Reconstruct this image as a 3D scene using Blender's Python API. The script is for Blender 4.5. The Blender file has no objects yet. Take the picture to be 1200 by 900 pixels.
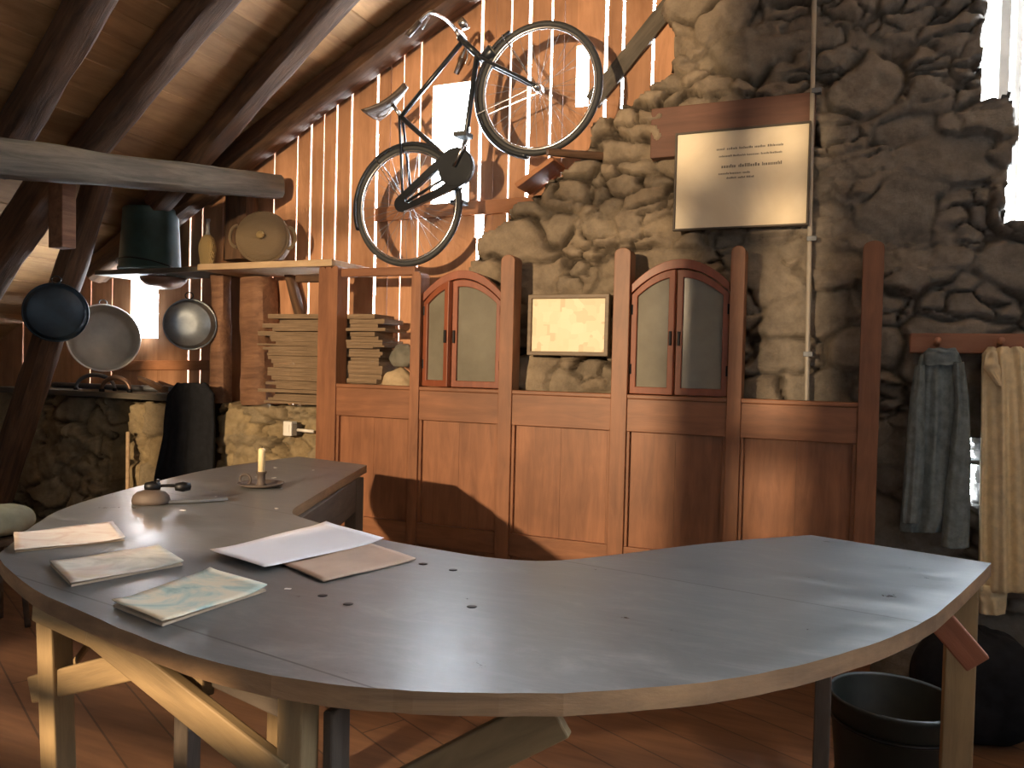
import bpy, bmesh, math, random
import numpy as np
from mathutils import Vector, Matrix, noise

rnd = random.Random(7)
col = bpy.context.scene.collection
sc = bpy.context.scene

# ------------------------------------------------------------------ camera
F, YAW, PIT, ROLL, CZ = 924.0, .4012, -.0207, .0250, 1.4
fw = Vector((-math.sin(YAW)*math.cos(PIT), math.cos(YAW)*math.cos(PIT), math.sin(PIT)))
r0 = Vector((math.cos(YAW), math.sin(YAW), 0)); u0 = r0.cross(fw)
RV = math.cos(ROLL)*r0 + math.sin(ROLL)*u0
UV = -math.sin(ROLL)*r0 + math.cos(ROLL)*u0
CAM = Vector((0, 0, CZ))
cd = bpy.data.cameras.new('camera'); cam = bpy.data.objects.new('camera', cd); col.objects.link(cam)
cd.sensor_width = 36; cd.lens = 36*F/1200; cd.clip_start = .05
M = Matrix.Identity(4)
for i in range(3):
    M[i][0], M[i][1], M[i][2], M[i][3] = RV[i], UV[i], -fw[i], CAM[i]
cam.matrix_world = M
sc.camera = cam

def ray(px, py): return (fw*F + RV*(px-600) + UV*(450-py)).normalized()
def at(px, py, y): d = ray(px, py); return CAM + d*(y/d.y)          # a point on the vertical plane at depth y
def atz(px, py, z): d = ray(px, py); return CAM + d*((z-CZ)/d.z)    # a point on the level at height z

# ------------------------------------------------------------------ materials
MATS = {}
def nodes(name):
    m = bpy.data.materials.new(name); m.use_nodes = True
    nt = m.node_tree; b = nt.nodes['Principled BSDF']
    return m, nt, b
def ramp(nt, fac, stops):
    r = nt.nodes.new('ShaderNodeValToRGB'); cr = r.color_ramp
    while len(cr.elements) < len(stops): cr.elements.new(.5)
    for e, (p, c) in zip(cr.elements, stops): e.position = p; e.color = (*c, 1)
    nt.links.new(fac, r.inputs[0]); return r.outputs[0]
def coords(nt, scale=(1,1,1), rot=(0,0,0), kind='Object'):
    tc = nt.nodes.new('ShaderNodeTexCoord'); mp = nt.nodes.new('ShaderNodeMapping')
    mp.inputs['Scale'].default_value = scale; mp.inputs['Rotation'].default_value = rot
    nt.links.new(tc.outputs[kind], mp.inputs[0]); return mp.outputs[0]
def noise_tex(nt, vec, scale, detail=6, rough=.6, dist=0):
    n = nt.nodes.new('ShaderNodeTexNoise'); n.inputs['Scale'].default_value = scale
    n.inputs['Detail'].default_value = detail; n.inputs['Roughness'].default_value = rough
    n.inputs['Distortion'].default_value = dist
    nt.links.new(vec, n.inputs['Vector']); return n.outputs['Fac']
def bump(nt, b, h, strength=.3, dist=.01):
    bp = nt.nodes.new('ShaderNodeBump'); bp.inputs['Strength'].default_value = strength; bp.inputs['Distance'].default_value = dist
    nt.links.new(h, bp.inputs['Height']); nt.links.new(bp.outputs[0], b.inputs['Normal'])
def mixc(nt, fac, a, bb, mode='MIX'):
    x = nt.nodes.new('ShaderNodeMix'); x.data_type = 'RGBA'; x.blend_type = mode
    if isinstance(fac, float): x.inputs[0].default_value = fac
    else: nt.links.new(fac, x.inputs[0])
    for s, v in ((6, a), (7, bb)):
        if isinstance(v, tuple): x.inputs[s].default_value = (*v, 1)
        else: nt.links.new(v, x.inputs[s])
    return x.outputs[2]

def wood(name, dark, light, axis='z', sc_=3.0, rough=.65, stretch=9, bmp=.35, island=True):
    m, nt, b = nodes(name)
    k = {'x': (1, stretch, stretch), 'y': (stretch, 1, stretch), 'z': (stretch, stretch, 1)}[axis]
    v = coords(nt, k)
    n = noise_tex(nt, v, sc_, 8, .65, .6)
    n2 = noise_tex(nt, coords(nt), 2.2, 3)
    c = ramp(nt, n, [(.3, dark), (.7, light)])
    g = ramp(nt, n2, [(.3, (.72,.70,.68)), (.7, (1.1,1.1,1.1))])
    c = mixc(nt, 1.0, c, g, 'MULTIPLY')
    if island:
        ge = nt.nodes.new('ShaderNodeNewGeometry')
        gi = ramp(nt, ge.outputs['Random Per Island'], [(0, (.75,.74,.72)), (1, (1.15,1.15,1.15))])
        c = mixc(nt, 1.0, c, gi, 'MULTIPLY')
    nt.links.new(c, b.inputs['Base Color']); b.inputs['Roughness'].default_value = rough
    bump(nt, b, n, bmp, .006)
    return m
def plain(name, c, rough=.6, metal=0, var=.2, scale=12, bmp=.15, spec=.5):
    m, nt, b = nodes(name)
    n = noise_tex(nt, coords(nt), scale, 6)
    cc = ramp(nt, n, [(.3, tuple(x*(1-var) for x in c)), (.7, tuple(min(1, x*(1+var)) for x in c))])
    nt.links.new(cc, b.inputs['Base Color']); b.inputs['Roughness'].default_value = rough; b.inputs['Metallic'].default_value = metal
    b.inputs['Specular IOR Level'].default_value = spec
    if bmp: bump(nt, b, n, bmp, .004)
    return m

M_part = wood('partition_wood', (.19,.075,.034), (.325,.138,.065), 'z', 2.5, .5, 8, .15)
M_parth = wood('partition_wood_level', (.19,.075,.034), (.325,.138,.065), 'x', 2.5, .5, 8, .15)
M_leaf = wood('casement_wood', (.20,.052,.022), (.31,.092,.042), 'z', 2.5, .45, 8, .15)
M_plank = wood('plank_wood', (.38,.185,.092), (.58,.305,.165), 'z', 2.2, .75, 7, .3)
M_roof = wood('roof_board_wood', (.29,.145,.060), (.50,.28,.12), 'y', 1.6, .75, 8, .3)
M_beam = wood('old_beam_wood', (.042,.022,.011), (.16,.083,.042), 'x', 2.5, .85, 10, 1.0, False)
M_beamg = wood('grey_beam_wood', (.050,.045,.036), (.15,.125,.095), 'x', 2.5, .85, 10, 1.0, False)
M_post = wood('post_wood', (.12,.055,.03), (.27,.14,.075), 'z', 2.5, .8, 9, .8, False)
M_shelf = wood('shelf_wood', (.42,.29,.17), (.60,.44,.28), 'x', 2.5, .7, 9, .3)
M_leg = wood('table_leg_wood', (.22,.15,.075), (.40,.28,.14), 'x', 2.5, .7, 8, .4)
M_legr = wood('reddish_brace_wood', (.22,.075,.035), (.36,.13,.065), 'x', 2.5, .7, 8, .4)
M_legd = wood('dark_leg_wood', (.06,.045,.035), (.14,.11,.085), 'x', 2.5, .75, 8, .4)
M_lath = wood('lath_wood', (.13,.085,.05), (.34,.24,.15), 'x', 3, .85, 8, .5)
M_lintel = wood('reddish_lintel_wood', (.13,.062,.042), (.22,.105,.07), 'x', 2, .7, 8, .4)
M_rail = wood('coat_rail_wood', (.27,.12,.075), (.45,.22,.14), 'x', 2, .7, 8, .4)
M_iron = plain('black_iron', (.014,.014,.016), .45, .7)
M_teal = plain('teal_enamel', (.030,.062,.058), .45, .2, .35, 6)
M_bluepan = plain('dark_blue_enamel', (.014,.028,.042), .35, .2, .4, 8)
M_pale = plain('pale_enamel', (.40,.39,.34), .35, .1, .2, 5)
M_zinc = plain('zinc', (.28,.30,.31), .32, .75, .3, 6)
M_copper = plain('dull_copper', (.22,.14,.10), .4, .7, .3, 6)
M_frame_dark = plain('picture_frame_dark', (.06,.045,.03), .5)
M_framebrown = wood('picture_frame_wood', (.10,.065,.035), (.20,.14,.08), 'x', 4, .5, 6, .3, False)
M_chrome = plain('worn_chrome', (.55,.56,.58), .25, 1.0, .15)
M_spoke = plain('dull_spokes', (.16,.17,.18), .5, .3)
M_bike = plain('bike_black_paint', (.018,.022,.028), .3, .2, .3, 5, .03)
M_tire = plain('tyre_rubber', (.028,.030,.032), .6)
M_leather = plain('saddle_leather', (.055,.040,.032), .4)
M_candle = plain('candle_wax', (.72,.58,.34), .5, 0, .08)
M_tool = plain('brown_iron', (.075,.055,.045), .65, .1)
M_grey = plain('grey_steel', (.15,.16,.175), .4, .6)
M_white = plain('white_plastic', (.75,.72,.66), .4, 0, .05)
M_pipe = plain('grey_conduit', (.42,.38,.32), .5, .1, .1)
M_coat = plain('blue_grey_cloth', (.17,.205,.215), .95, 0, .3, 25, .5, .2)
M_cream = plain('cream_cloth', (.74,.61,.39), .95, 0, .15, 25, .4, .2)
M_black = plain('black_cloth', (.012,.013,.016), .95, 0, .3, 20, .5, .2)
M_sack = plain('pale_green_cloth', (.38,.42,.33), .9, 0, .15, 10, .5, .2)
M_rag = plain('white_rag', (.62,.57,.45), .9, 0, .1, 10, .4, .2)
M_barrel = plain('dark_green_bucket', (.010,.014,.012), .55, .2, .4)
M_scrap = plain('white_scrap', (.80,.79,.76), .8, 0, .05)
M_boulder = plain('boulder_stone', (.46,.35,.22), .9, 0, .3, 9, .6, .2)
M_boulderd = plain('dark_boulder_stone', (.17,.16,.13), .9, 0, .3, 9, .6, .2)
M_reveal = plain('window_reveal_plaster', (.62,.60,.57), .9, 0, .15, 6, .4, .2)
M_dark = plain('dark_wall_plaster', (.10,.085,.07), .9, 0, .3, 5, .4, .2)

def stone_mat(name, tones, mortar_shade, grey=False):
    m, nt, b = nodes(name)
    a = nt.nodes.new('ShaderNodeAttribute'); a.attribute_name = 'stone'
    j = nt.nodes.new('ShaderNodeAttribute'); j.attribute_name = 'joint'
    c = ramp(nt, a.outputs['Fac'], [(i/(len(tones)-1), t) for i, t in enumerate(tones)])
    n = noise_tex(nt, coords(nt), 9, 9, .7)
    g = ramp(nt, n, [(.28, (.58,.56,.54)), (.72, (1.22,1.2,1.16))])
    c = mixc(nt, 1.0, c, g, 'MULTIPLY')
    if grey:      # grey stone tone plus the window's bluish bloom, painted in towards its side
        sp_ = nt.nodes.new('ShaderNodeSeparateXYZ'); nt.links.new(coords(nt), sp_.inputs[0])
        mr = nt.nodes.new('ShaderNodeMapRange'); mr.inputs[1].default_value = -.7; mr.inputs[2].default_value = .5; mr.inputs[4].default_value = .6
        nt.links.new(sp_.outputs[0], mr.inputs[0])
        c = mixc(nt, mr.outputs[0], c, mixc(nt, 1.0, (.29,.30,.31), g, 'MULTIPLY'))
    c = mixc(nt, j.outputs['Fac'], c, mortar_shade)  # dark joints: mortar with the shade of the cracks painted in
    nt.links.new(c, b.inputs['Base Color']); b.inputs['Roughness'].default_value = .92; b.inputs['Specular IOR Level'].default_value = .2
    bump(nt, b, noise_tex(nt, coords(nt), 26, 10, .8), .9, .022)
    return m
M_stone = stone_mat('rubble_stone', [(.27,.215,.165), (.33,.265,.195), (.30,.25,.19), (.38,.305,.22), (.34,.275,.205), (.41,.325,.23)], (.085,.066,.048), True)
M_stonelow = stone_mat('low_rubble_stone', [(.30,.23,.14), (.40,.31,.18), (.33,.27,.18), (.45,.34,.2)], (.12,.09,.055))

# frosted, dusty window glass
M_frost, nt, b = nodes('dusty_glass')
n = noise_tex(nt, coords(nt), 4, 5)
nt.links.new(ramp(nt, n, [(.3, (.19,.175,.135)), (.7, (.28,.26,.205))]), b.inputs['Base Color'])
b.inputs['Roughness'].default_value = .2; b.inputs['Transmission Weight'].default_value = .25

# table top: worn blue grey paint
M_top, nt, b = nodes('worn_table_paint')
n1 = noise_tex(nt, coords(nt, (1.6, 3.4, 4), (0,0,.3)), 3.2, 10, .74, .5)
n2 = noise_tex(nt, coords(nt, (3, 26, 10), (0,0,.25)), 2.0, 8, .75)
c = ramp(nt, n1, [(.30, (.055,.061,.066)), (.52, (.105,.112,.116)), (.70, (.185,.188,.186))])
c = mixc(nt, ramp(nt, n2, [(.50, (0,0,0)), (.85, (.6,.6,.6))]), c, (.17,.172,.168))
# seams between the boards of the top
tcn = nt.nodes.new('ShaderNodeTexCoord'); mpn = nt.nodes.new('ShaderNodeMapping'); mpn.inputs['Rotation'].default_value = (0,0,.16)
nt.links.new(tcn.outputs['Object'], mpn.inputs[0])
sep = nt.nodes.new('ShaderNodeSeparateXYZ'); nt.links.new(mpn.outputs[0], sep.inputs[0])
mm = nt.nodes.new('ShaderNodeMath'); mm.operation = 'PINGPONG'; mm.inputs[1].default_value = .42; nt.links.new(sep.outputs[1], mm.inputs[0])
m2 = nt.nodes.new('ShaderNodeMath'); m2.operation = 'LESS_THAN'; m2.inputs[1].default_value = .0022; nt.links.new(mm.outputs[0], m2.inputs[0])
c = mixc(nt, m2.outputs[0], c, (.02,.02,.022))
nt.links.new(c, b.inputs['Base Color'])
nt.links.new(ramp(nt, n1, [(.3, (.26,)*3), (.75, (.42,)*3)]), b.inputs['Roughness'])
b.inputs['Specular IOR Level'].default_value = .55
bump(nt, b, n2, .035, .003)
M_edge = wood('table_edge_wood', (.10,.060,.034), (.40,.24,.12), 'z', 9, .75, .25, 1.0, False)

# floor boards
M_floor, nt, b = nodes('floor_boards')
v = coords(nt, (1,1,1), (0,0,-2.68))
br = nt.nodes.new('ShaderNodeTexBrick'); nt.links.new(v, br.inputs['Vector'])
br.inputs['Scale'].default_value = 1; br.inputs['Brick Width'].default_value = 2.6; br.inputs['Row Height'].default_value = .19
br.inputs['Mortar Size'].default_value = .004; br.inputs['Color1'].default_value = (.155,.078,.042,1); br.inputs['Color2'].default_value = (.205,.108,.06,1)
br.inputs['Mortar'].default_value = (.075,.042,.026,1)
n = noise_tex(nt, coords(nt, (1,9,1), (0,0,-2.68)), 2, 8, .65)
c = mixc(nt, 1.0, br.outputs['Color'], ramp(nt, n, [(.3, (.65,.63,.6)), (.7, (1.2,1.2,1.2))]), 'MULTIPLY')
nt.links.new(c, b.inputs['Base Color']); b.inputs['Roughness'].default_value = .6; bump(nt, b, n, .2, .005)

def picture_mat(name, stops, scale, dist, band=None):
    m, nt, b = nodes(name)
    n = noise_tex(nt, coords(nt, (1,1.6,1)), scale, 5, .6, dist)
    c = ramp(nt, n, stops)
    if band:
        n2 = noise_tex(nt, coords(nt, (3, 1, 1)), 3, 3)
        c = mixc(nt, ramp(nt, n2, [(.5, (0,0,0)), (.62, (.6,.6,.6))]), c, band)
    nt.links.new(c, b.inputs['Base Color']); b.inputs['Roughness'].default_value = .6
    return m
M_magA = picture_mat('faded_pink_cover', [(.25,(.46,.30,.27)), (.45,(.62,.54,.48)), (.6,(.66,.62,.56)), (.75,(.50,.42,.38))], 6, 2.0)
M_magB = picture_mat('yellow_grey_cover', [(.25,(.20,.19,.17)), (.42,(.42,.40,.34)), (.55,(.58,.55,.48)), (.7,(.52,.43,.18))], 5, 1.2, (.50,.36,.30))
M_magC = picture_mat('green_cream_cover', [(.28,(.12,.20,.19)), (.42,(.34,.44,.40)), (.52,(.58,.53,.40)), (.66,(.62,.52,.36)), (.78,(.42,.24,.16))], 4.5, 1.5)
M_paper = plain('white_paper', (.74,.74,.78), .7, 0, .05, 3, .05)
M_brownpaper = plain('tan_booklet', (.44,.32,.24), .7, 0, .12, 8, .05)
M_sign = picture_mat('sign_board_paper', [(.3,(.66,.55,.38)), (.7,(.80,.70,.52))], 3, .5)
M_signp, nt, b = nodes('old_printed_sheet')
ck = nt.nodes.new('ShaderNodeTexVoronoi'); ck.distance = 'CHEBYCHEV'; ck.inputs['Scale'].default_value = 18
nt.links.new(coords(nt), ck.inputs['Vector'])
sx = nt.nodes.new('ShaderNodeSeparateColor'); nt.links.new(ck.outputs['Color'], sx.inputs[0])
nt.links.new(ramp(nt, sx.outputs[0], [(0, (.62,.50,.32)), (.25, (.76,.64,.44)), (1, (.84,.72,.52))]), b.inputs['Base Color']); b.inputs['Roughness'].default_value = .5
M_ink = plain('faded_ink', (.20,.17,.13), .8)
M_wicker, nt, b = nodes('wicker')
w = nt.nodes.new('ShaderNodeTexWave'); w.bands_direction = 'Z'; w.inputs['Scale'].default_value = 60; w.inputs['Distortion'].default_value = 3
nt.links.new(coords(nt), w.inputs['Vector'])
nt.links.new(ramp(nt, w.outputs['Fac'], [(.2,(.16,.11,.06)), (.8,(.36,.26,.15))]), b.inputs['Base Color']); b.inputs['Roughness'].default_value = .8
bump(nt, b, w.outputs['Fac'], .8, .01)
M_straw, nt, b = nodes('straw_wicker')
w = nt.nodes.new('ShaderNodeTexWave'); w.bands_direction = 'X'; w.inputs['Scale'].default_value = 80; w.inputs['Distortion'].default_value = 2
nt.links.new(coords(nt), w.inputs['Vector'])
nt.links.new(ramp(nt, w.outputs['Fac'], [(.2,(.30,.20,.08)), (.8,(.58,.42,.18))]), b.inputs['Base Color']); b.inputs['Roughness'].default_value = .8
bump(nt, b, w.outputs['Fac'], .8, .01)

# ------------------------------------------------------------------ mesh tools
class MB:
    def __init__(s): s.v = []; s.f = []
    def add(s, v, f):
        o = len(s.v); s.v += [tuple(p) for p in v]; s.f += [tuple(i+o for i in q) for q in f]; return s
    def box(s, a, c, mat=None):
        x0,y0,z0 = a; x1,y1,z1 = c
        v = [Vector(p) for p in ((x0,y0,z0),(x1,y0,z0),(x1,y1,z0),(x0,y1,z0),(x0,y0,z1),(x1,y0,z1),(x1,y1,z1),(x0,y1,z1))]
        if mat: v = [mat @ p for p in v]
        return s.add(v, [(0,3,2,1),(4,5,6,7),(0,1,5,4),(1,2,6,5),(2,3,7,6),(3,0,4,7)])
    def tube(s, pts, r, n=10, cap=True, closed=False):
        pts = [Vector(p) for p in pts]; m = len(pts)
        rr = r if isinstance(r, (list, tuple)) else [r]*m
        rings = []; prev = None
        for i, p in enumerate(pts):
            if closed: t = pts[(i+1) % m]-pts[i-1]
            else: t = pts[min(i+1, m-1)]-pts[max(i-1, 0)]
            t.normalize()
            if prev is None: a = t.orthogonal().normalized()
            else: a = (prev - t*prev.dot(t)).normalized()
            prev = a; b_ = t.cross(a)
            rings.append([p + (a*math.cos(2*math.pi*k/n)+b_*math.sin(2*math.pi*k/n))*rr[i] for k in range(n)])
        f = []
        for i in range(m if closed else m-1):
            j = (i+1) % m
            for k in range(n): f.append((i*n+k, i*n+(k+1)%n, j*n+(k+1)%n, j*n+k))
        if cap and not closed: f += [tuple(range(n))[::-1], tuple((m-1)*n+k for k in range(n))]
        return s.add([q for g in rings for q in g], f)
    def lathe(s, prof, mat=None, n=32):
        v = []; f = []
        for (r, z) in prof:
            for k in range(n): v.append(Vector((r*math.cos(2*math.pi*k/n), r*math.sin(2*math.pi*k/n), z)))
        for i in range(len(prof)-1):
            for k in range(n): f.append((i*n+k, i*n+(k+1)%n, (i+1)*n+(k+1)%n, (i+1)*n+k))
        if prof[0][0] > 1e-4: f.append(tuple(range(n))[::-1])
        if prof[-1][0] > 1e-4: f.append(tuple((len(prof)-1)*n+k for k in range(n)))
        if mat: v = [mat @ p for p in v]
        return s.add(v, f)
    def prism(s, poly, d, mat=None):      # outline (x,z) pushed from y=0 to y=d
        n = len(poly)
        v = [Vector((x,0,z)) for x,z in poly]+[Vector((x,d,z)) for x,z in poly]
        if mat: v = [mat @ p for p in v]
        return s.add(v, [tuple(range(n)), tuple(range(2*n-1, n-1, -1))]+[(i, i+n, (i+1)%n+n, (i+1)%n) for i in range(n)])
    def ring(s, outer, inner, d, mat=None):   # two outlines of equal count
        n = len(outer)
        v = [Vector((x,0,z)) for x,z in outer]+[Vector((x,0,z)) for x,z in inner]+[Vector((x,d,z)) for x,z in outer]+[Vector((x,d,z)) for x,z in inner]
        if mat: v = [mat @ p for p in v]
        f = []
        for i in range(n):
            j = (i+1) % n
            f += [(i,j,n+j,n+i), (2*n+i,3*n+i,3*n+j,2*n+j), (i,2*n+i,2*n+j,j), (n+i,n+j,3*n+j,3*n+i)]
        return s.add(v, f)
    def build(s, name, mat, parent=None, smooth=False, bevel=0, M_=None):
        me = bpy.data.meshes.new(name)
        org = parent_loc(parent) if M_ is None else None
        if org is not None and parent is not None: vs = [tuple(Vector(p)-org) for p in s.v]
        else: vs = s.v
        me.from_pydata(vs, [], s.f); me.update()
        bm = bmesh.new(); bm.from_mesh(me); bmesh.ops.recalc_face_normals(bm, faces=bm.faces); bm.to_mesh(me); bm.free()
        o = bpy.data.objects.new(name, me); col.objects.link(o)
        for m in (mat if isinstance(mat, (list, tuple)) else [mat]): me.materials.append(m)
        if parent is not None: o.parent = parent
        if M_ is not None:
            o.matrix_basis = Matrix.Translation(-parent_loc(parent)) @ M_ if parent is not None else M_
        if smooth:
            for p in me.polygons: p.use_smooth = True
            md = me.attributes.get('x')
            if smooth == 'auto':
                for p in me.polygons: p.use_smooth = True
                sm = o.modifiers.new('edges', 'EDGE_SPLIT'); sm.split_angle = math.radians(40)
        if bevel:
            bv = o.modifiers.new('bevel', 'BEVEL'); bv.width = bevel; bv.segments = 2; bv.limit_method = 'ANGLE'
        return o
LOC = {}
def parent_loc(p):
    if p is None: return Vector((0,0,0))
    return LOC.get(p.name, Vector((0,0,0)))
def tag(o, label=None, cat=None, group=None, kind=None):
    if label: o['label'] = label
    if cat: o['category'] = cat
    if group: o['group'] = group
    if kind: o['kind'] = kind
    return o
def thing(name, loc, label, cat, group=None):
    o = bpy.data.objects.new(name, None); col.objects.link(o); o.location = loc; o.empty_display_size = .05
    LOC[o.name] = Vector(loc)
    return tag(o, label, cat, group)
def sub(o, parent):       # a sub-part keeps the base point of its thing
    LOC[o.name] = parent_loc(parent); return o
def recentre(o):          # a single mesh gets its own base point
    me = o.data; vs = [v.co for v in me.vertices]
    c = Vector(((min(v.x for v in vs)+max(v.x for v in vs))/2, (min(v.y for v in vs)+max(v.y for v in vs))/2, min(v.z for v in vs)))
    me.transform(Matrix.Translation(-c)); o.location = o.location + c
    LOC[o.name] = Vector(o.location); return o
def frame_x(p0, p1, up=Vector((0,0,1))):   # matrix with local X along p0->p1
    p0 = Vector(p0); p1 = Vector(p1); x = (p1-p0).normalized()
    z = (up - x*up.dot(x)); z = z.normalized() if z.length > 1e-3 else x.orthogonal().normalized()
    y = z.cross(x)
    m = Matrix.Identity(4)
    for i in range(3): m[i][0], m[i][1], m[i][2], m[i][3] = x[i], y[i], z[i], p0[i]
    return m, (p1-p0).length
def plank(name, p0, p1, w, h, mat, parent=None, up=Vector((0,0,1)), bevel=.004):   # a squared board from p0 to p1
    m, L = frame_x(p0, p1, up)
    return MB().box((0,-w/2,-h/2), (L,w/2,h/2)).build(name, mat, parent, bevel=bevel, M_=m)
def log(name, p0, p1, ra, rb, mat, sq=.5, amp=.10, seed=0, n=20, seg=40, flat=1.0, bow=0):   # a hewn log
    m, L = frame_x(p0, p1); mb = MB(); v = []; f = []
    for i in range(seg+1):
        t = i/seg; r = ra+(rb-ra)*t
        for k in range(n):
            a = 2*math.pi*k/n
            q = (abs(math.cos(a))**(2+4*sq)+abs(math.sin(a))**(2+4*sq))**(-1/(2+4*sq))
            nz = noise.noise(Vector((t*L*2.2+seed*9, math.cos(a)*1.3, math.sin(a)*1.3)))+.5*noise.noise(Vector((t*L*7+seed*5, math.cos(a)*3, math.sin(a)*3)))
            rr = r*q*(1+amp*nz)
            v.append((t*L, rr*math.cos(a), rr*math.sin(a)*flat+bow*math.sin(math.pi*t)))
    for i in range(seg):
        for k in range(n): f.append((i*n+k, i*n+(k+1)%n, (i+1)*n+(k+1)%n, (i+1)*n+k))
    f += [tuple(range(n))[::-1], tuple(seg*n+k for k in range(n))]
    mb.add(v, f)
    o = mb.build(name, mat, None, smooth='auto', M_=m)
    LOC[o.name] = Vector(p0); return o
def spline(pts, k=6):
    pts = [Vector(p) for p in pts]; out = []
    for i in range(len(pts)-1):
        a, b_, c_, d = pts[max(i-1,0)], pts[i], pts[i+1], pts[min(i+2, len(pts)-1)]
        for j in range(k):
            t = j/k
            out.append(.5*((2*b_)+(c_-a)*t+(2*a-5*b_+4*c_-d)*t*t+(3*b_-a-3*c_+d)*t**3))
    out.append(pts[-1]); return out

# ------------------------------------------------------------------ the setting
YP, YS, YW = 3.90, 4.08, 4.30          # partition front, stone face, plank wall
def roof_z(x): return 2.729+.53*(x+3.696)
RIDGE = 1.0

fl = MB().box((-6.6,-.9,-.1), (3.2,5.2,0)).build('floor', M_floor); tag(fl, kind='structure')

# roof boards lie across the rafters, both slopes
mb = MB()
sl = math.sqrt(1+.53**2)
for side in (0, 1):
    x = RIDGE; 
    while x > -6.9:
        w = rnd.uniform(.15,.21); xa = x-w/sl+.004; xb = x
        za, zb = roof_z(xa)+.20, roof_z(xb)+.20; d = rnd.uniform(0,.012)
        if side: 
            X = lambda q: 2*RIDGE-q
        else: X = lambda q: q
        for _ in (0,):
            v = [(X(xa),-.8,za+d),(X(xb),-.8,zb+d),(X(xb),5.1,zb+d),(X(xa),5.1,za+d),(X(xa),-.8,za+d+.03),(X(xb),-.8,zb+d+.03),(X(xb),5.1,zb+d+.03),(X(xa),5.1,za+d+.03)]
            mb.add(v, [(0,3,2,1),(4,5,6,7),(0,1,5,4),(1,2,6,5),(2,3,7,6),(3,0,4,7)])
        x = x-w/sl
        if side and X(x) > 3.4: break
# covering above the boards keeps the sky out of the joints
for (xa, xb) in ((-6.9, RIDGE),):
    mb.add([(xa,-.85,roof_z(xa)+.27),(xb,-.85,roof_z(xb)+.27),(xb,5.2,roof_z(xb)+.27),(xa,5.2,roof_z(xa)+.27),(xa,-.85,roof_z(xa)+.30),(xb,-.85,roof_z(xb)+.30),(xb,5.2,roof_z(xb)+.30),(xa,5.2,roof_z(xa)+.30)], [(0,3,2,1),(4,5,6,7),(0,1,5,4),(1,2,6,5),(2,3,7,6),(3,0,4,7)])
    xc = 3.4; zc = roof_z(2*RIDGE-xc)
    mb.add([(xb,-.85,roof_z(xb)+.27),(xc,-.85,zc+.27),(xc,5.2,zc+.27),(xb,5.2,roof_z(xb)+.27),(xb,-.85,roof_z(xb)+.30),(xc,-.85,zc+.30),(xc,5.2,zc+.30),(xb,5.2,roof_z(xb)+.30)], [(0,3,2,1),(4,5,6,7),(0,1,5,4),(1,2,6,5),(2,3,7,6),(3,0,4,7)])
ce = mb.build('ceiling', M_roof); tag(ce, kind='structure')

# plank gable with daylight in its joints
def gx(px, py=200): return at(px, py, YW).x
gaps = [(-6.1,.006)]+[(gx(p,350),w) for p,w in ((57,.006),(107,.010),(132,.008))]
gaps += [(gx(222,350),.014),(gx(236,350),.010)]
gaps += [(gx(p,220),w) for p,w in ((262,.003),(290,.003),(321,.010),(348,.012),(364,.014),(379,.010),(394,.013),(411,.014),(441,.018),(456,.003),(471,.010),(491,.011))]
gaps += [(gx(530,180),.010),(gx(561,220),.016),(gx(578,180),.003),(gx(597,150),.012),(gx(619,140),.020),(gx(645,120),.014),(gx(660,110),.003),(gx(682,90),.016),(gx(710,60),.018),(gx(730,60),.016),(gx(766,30),.016)]
holes = []
def hole(pa, pb): a = at(*pa, YW); c_ = at(*pb, YW); holes.append((a.x, c_.x, c_.z, a.z))
hole((508,101), (549,237)); hole((676,54), (689,124)); hole((154,313), (185,396)); hole((557,250), (566,278)); hole((505,97+140),(505.01,240))
for h in holes[:3]: gaps = [g for g in gaps if not (h[0]-.06 < g[0] < h[1]+.06)]
gaps.sort()
gaps += []
edges = [(-6.6,0)]+gaps+[(-.45,0)]
mb = MB()
cuts = sorted([(e[0], e[1]) for e in edges])
def col_boxes(xa, xb, dy):
    # split the board where openings cross it
    xs = sorted({xa, xb}|{h[0] for h in holes if xa < h[0] < xb}|{h[1] for h in holes if xa < h[1] < xb})
    for u, w in zip(xs[:-1], xs[1:]):
        mid = (u+w)/2; hs = sorted([(h[2], h[3]) for h in holes if h[0] <= mid <= h[1]])
        z = 0.
        top = roof_z(w)+.225
        for (a, c_) in hs:
            mb.box((u,YW+dy,z), (w,YW+dy+.025,a)); z = c_
        mb.box((u,YW+dy,z), (w,YW+dy+.025,max(top,z+.05)))
for (a, wa), (c_, wc) in zip(cuts[:-1], cuts[1:]):
    col_boxes(a+wa/2, c_-wc/2, rnd.uniform(-.004,.004))
wg = mb.build('wall_gable', M_plank); tag(wg, kind='structure')
# rails the gable planks are nailed to
def board(name, pa, pb, y, w, h, mat, label, cat, group=None, up=Vector((0,0,1))):
    o = plank(name, at(*pa, y), at(*pb, y), w, h, mat, None, up); LOC[o.name] = Vector(at(*pa, y)); return tag(o, label, cat, group)
M_planklv = wood('plank_rail_wood', (.33,.14,.06), (.52,.23,.105), 'x', 2.2, .75, 7, .3)
t1 = plank('trim_1', at(440,252,YW-.012), at(640,238,YW-.012), .024, .085, M_planklv); tag(t1, kind='structure')
t2 = plank('trim_2', at(112,322,YW-.012), at(250,316,YW-.012), .024, .06, M_planklv); tag(t2, kind='structure')
t3 = plank('trim_3', at(112,428,YW-.012), at(250,428,YW-.012), .024, .07, M_planklv); tag(t3, kind='structure')
board('diagonal_brace', (694,120), (795,-6), YW-.016, .03, .10, M_beamg, 'dark diagonal timber nailed across the planks beside the front bicycle wheel', 'beam')
board('coping_board', (612,222), (655,190), YS+.10, .20, .03, M_planklv, 'short sloping board lying on the stepped edge of the stone wall under the bicycle', 'board')

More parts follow.
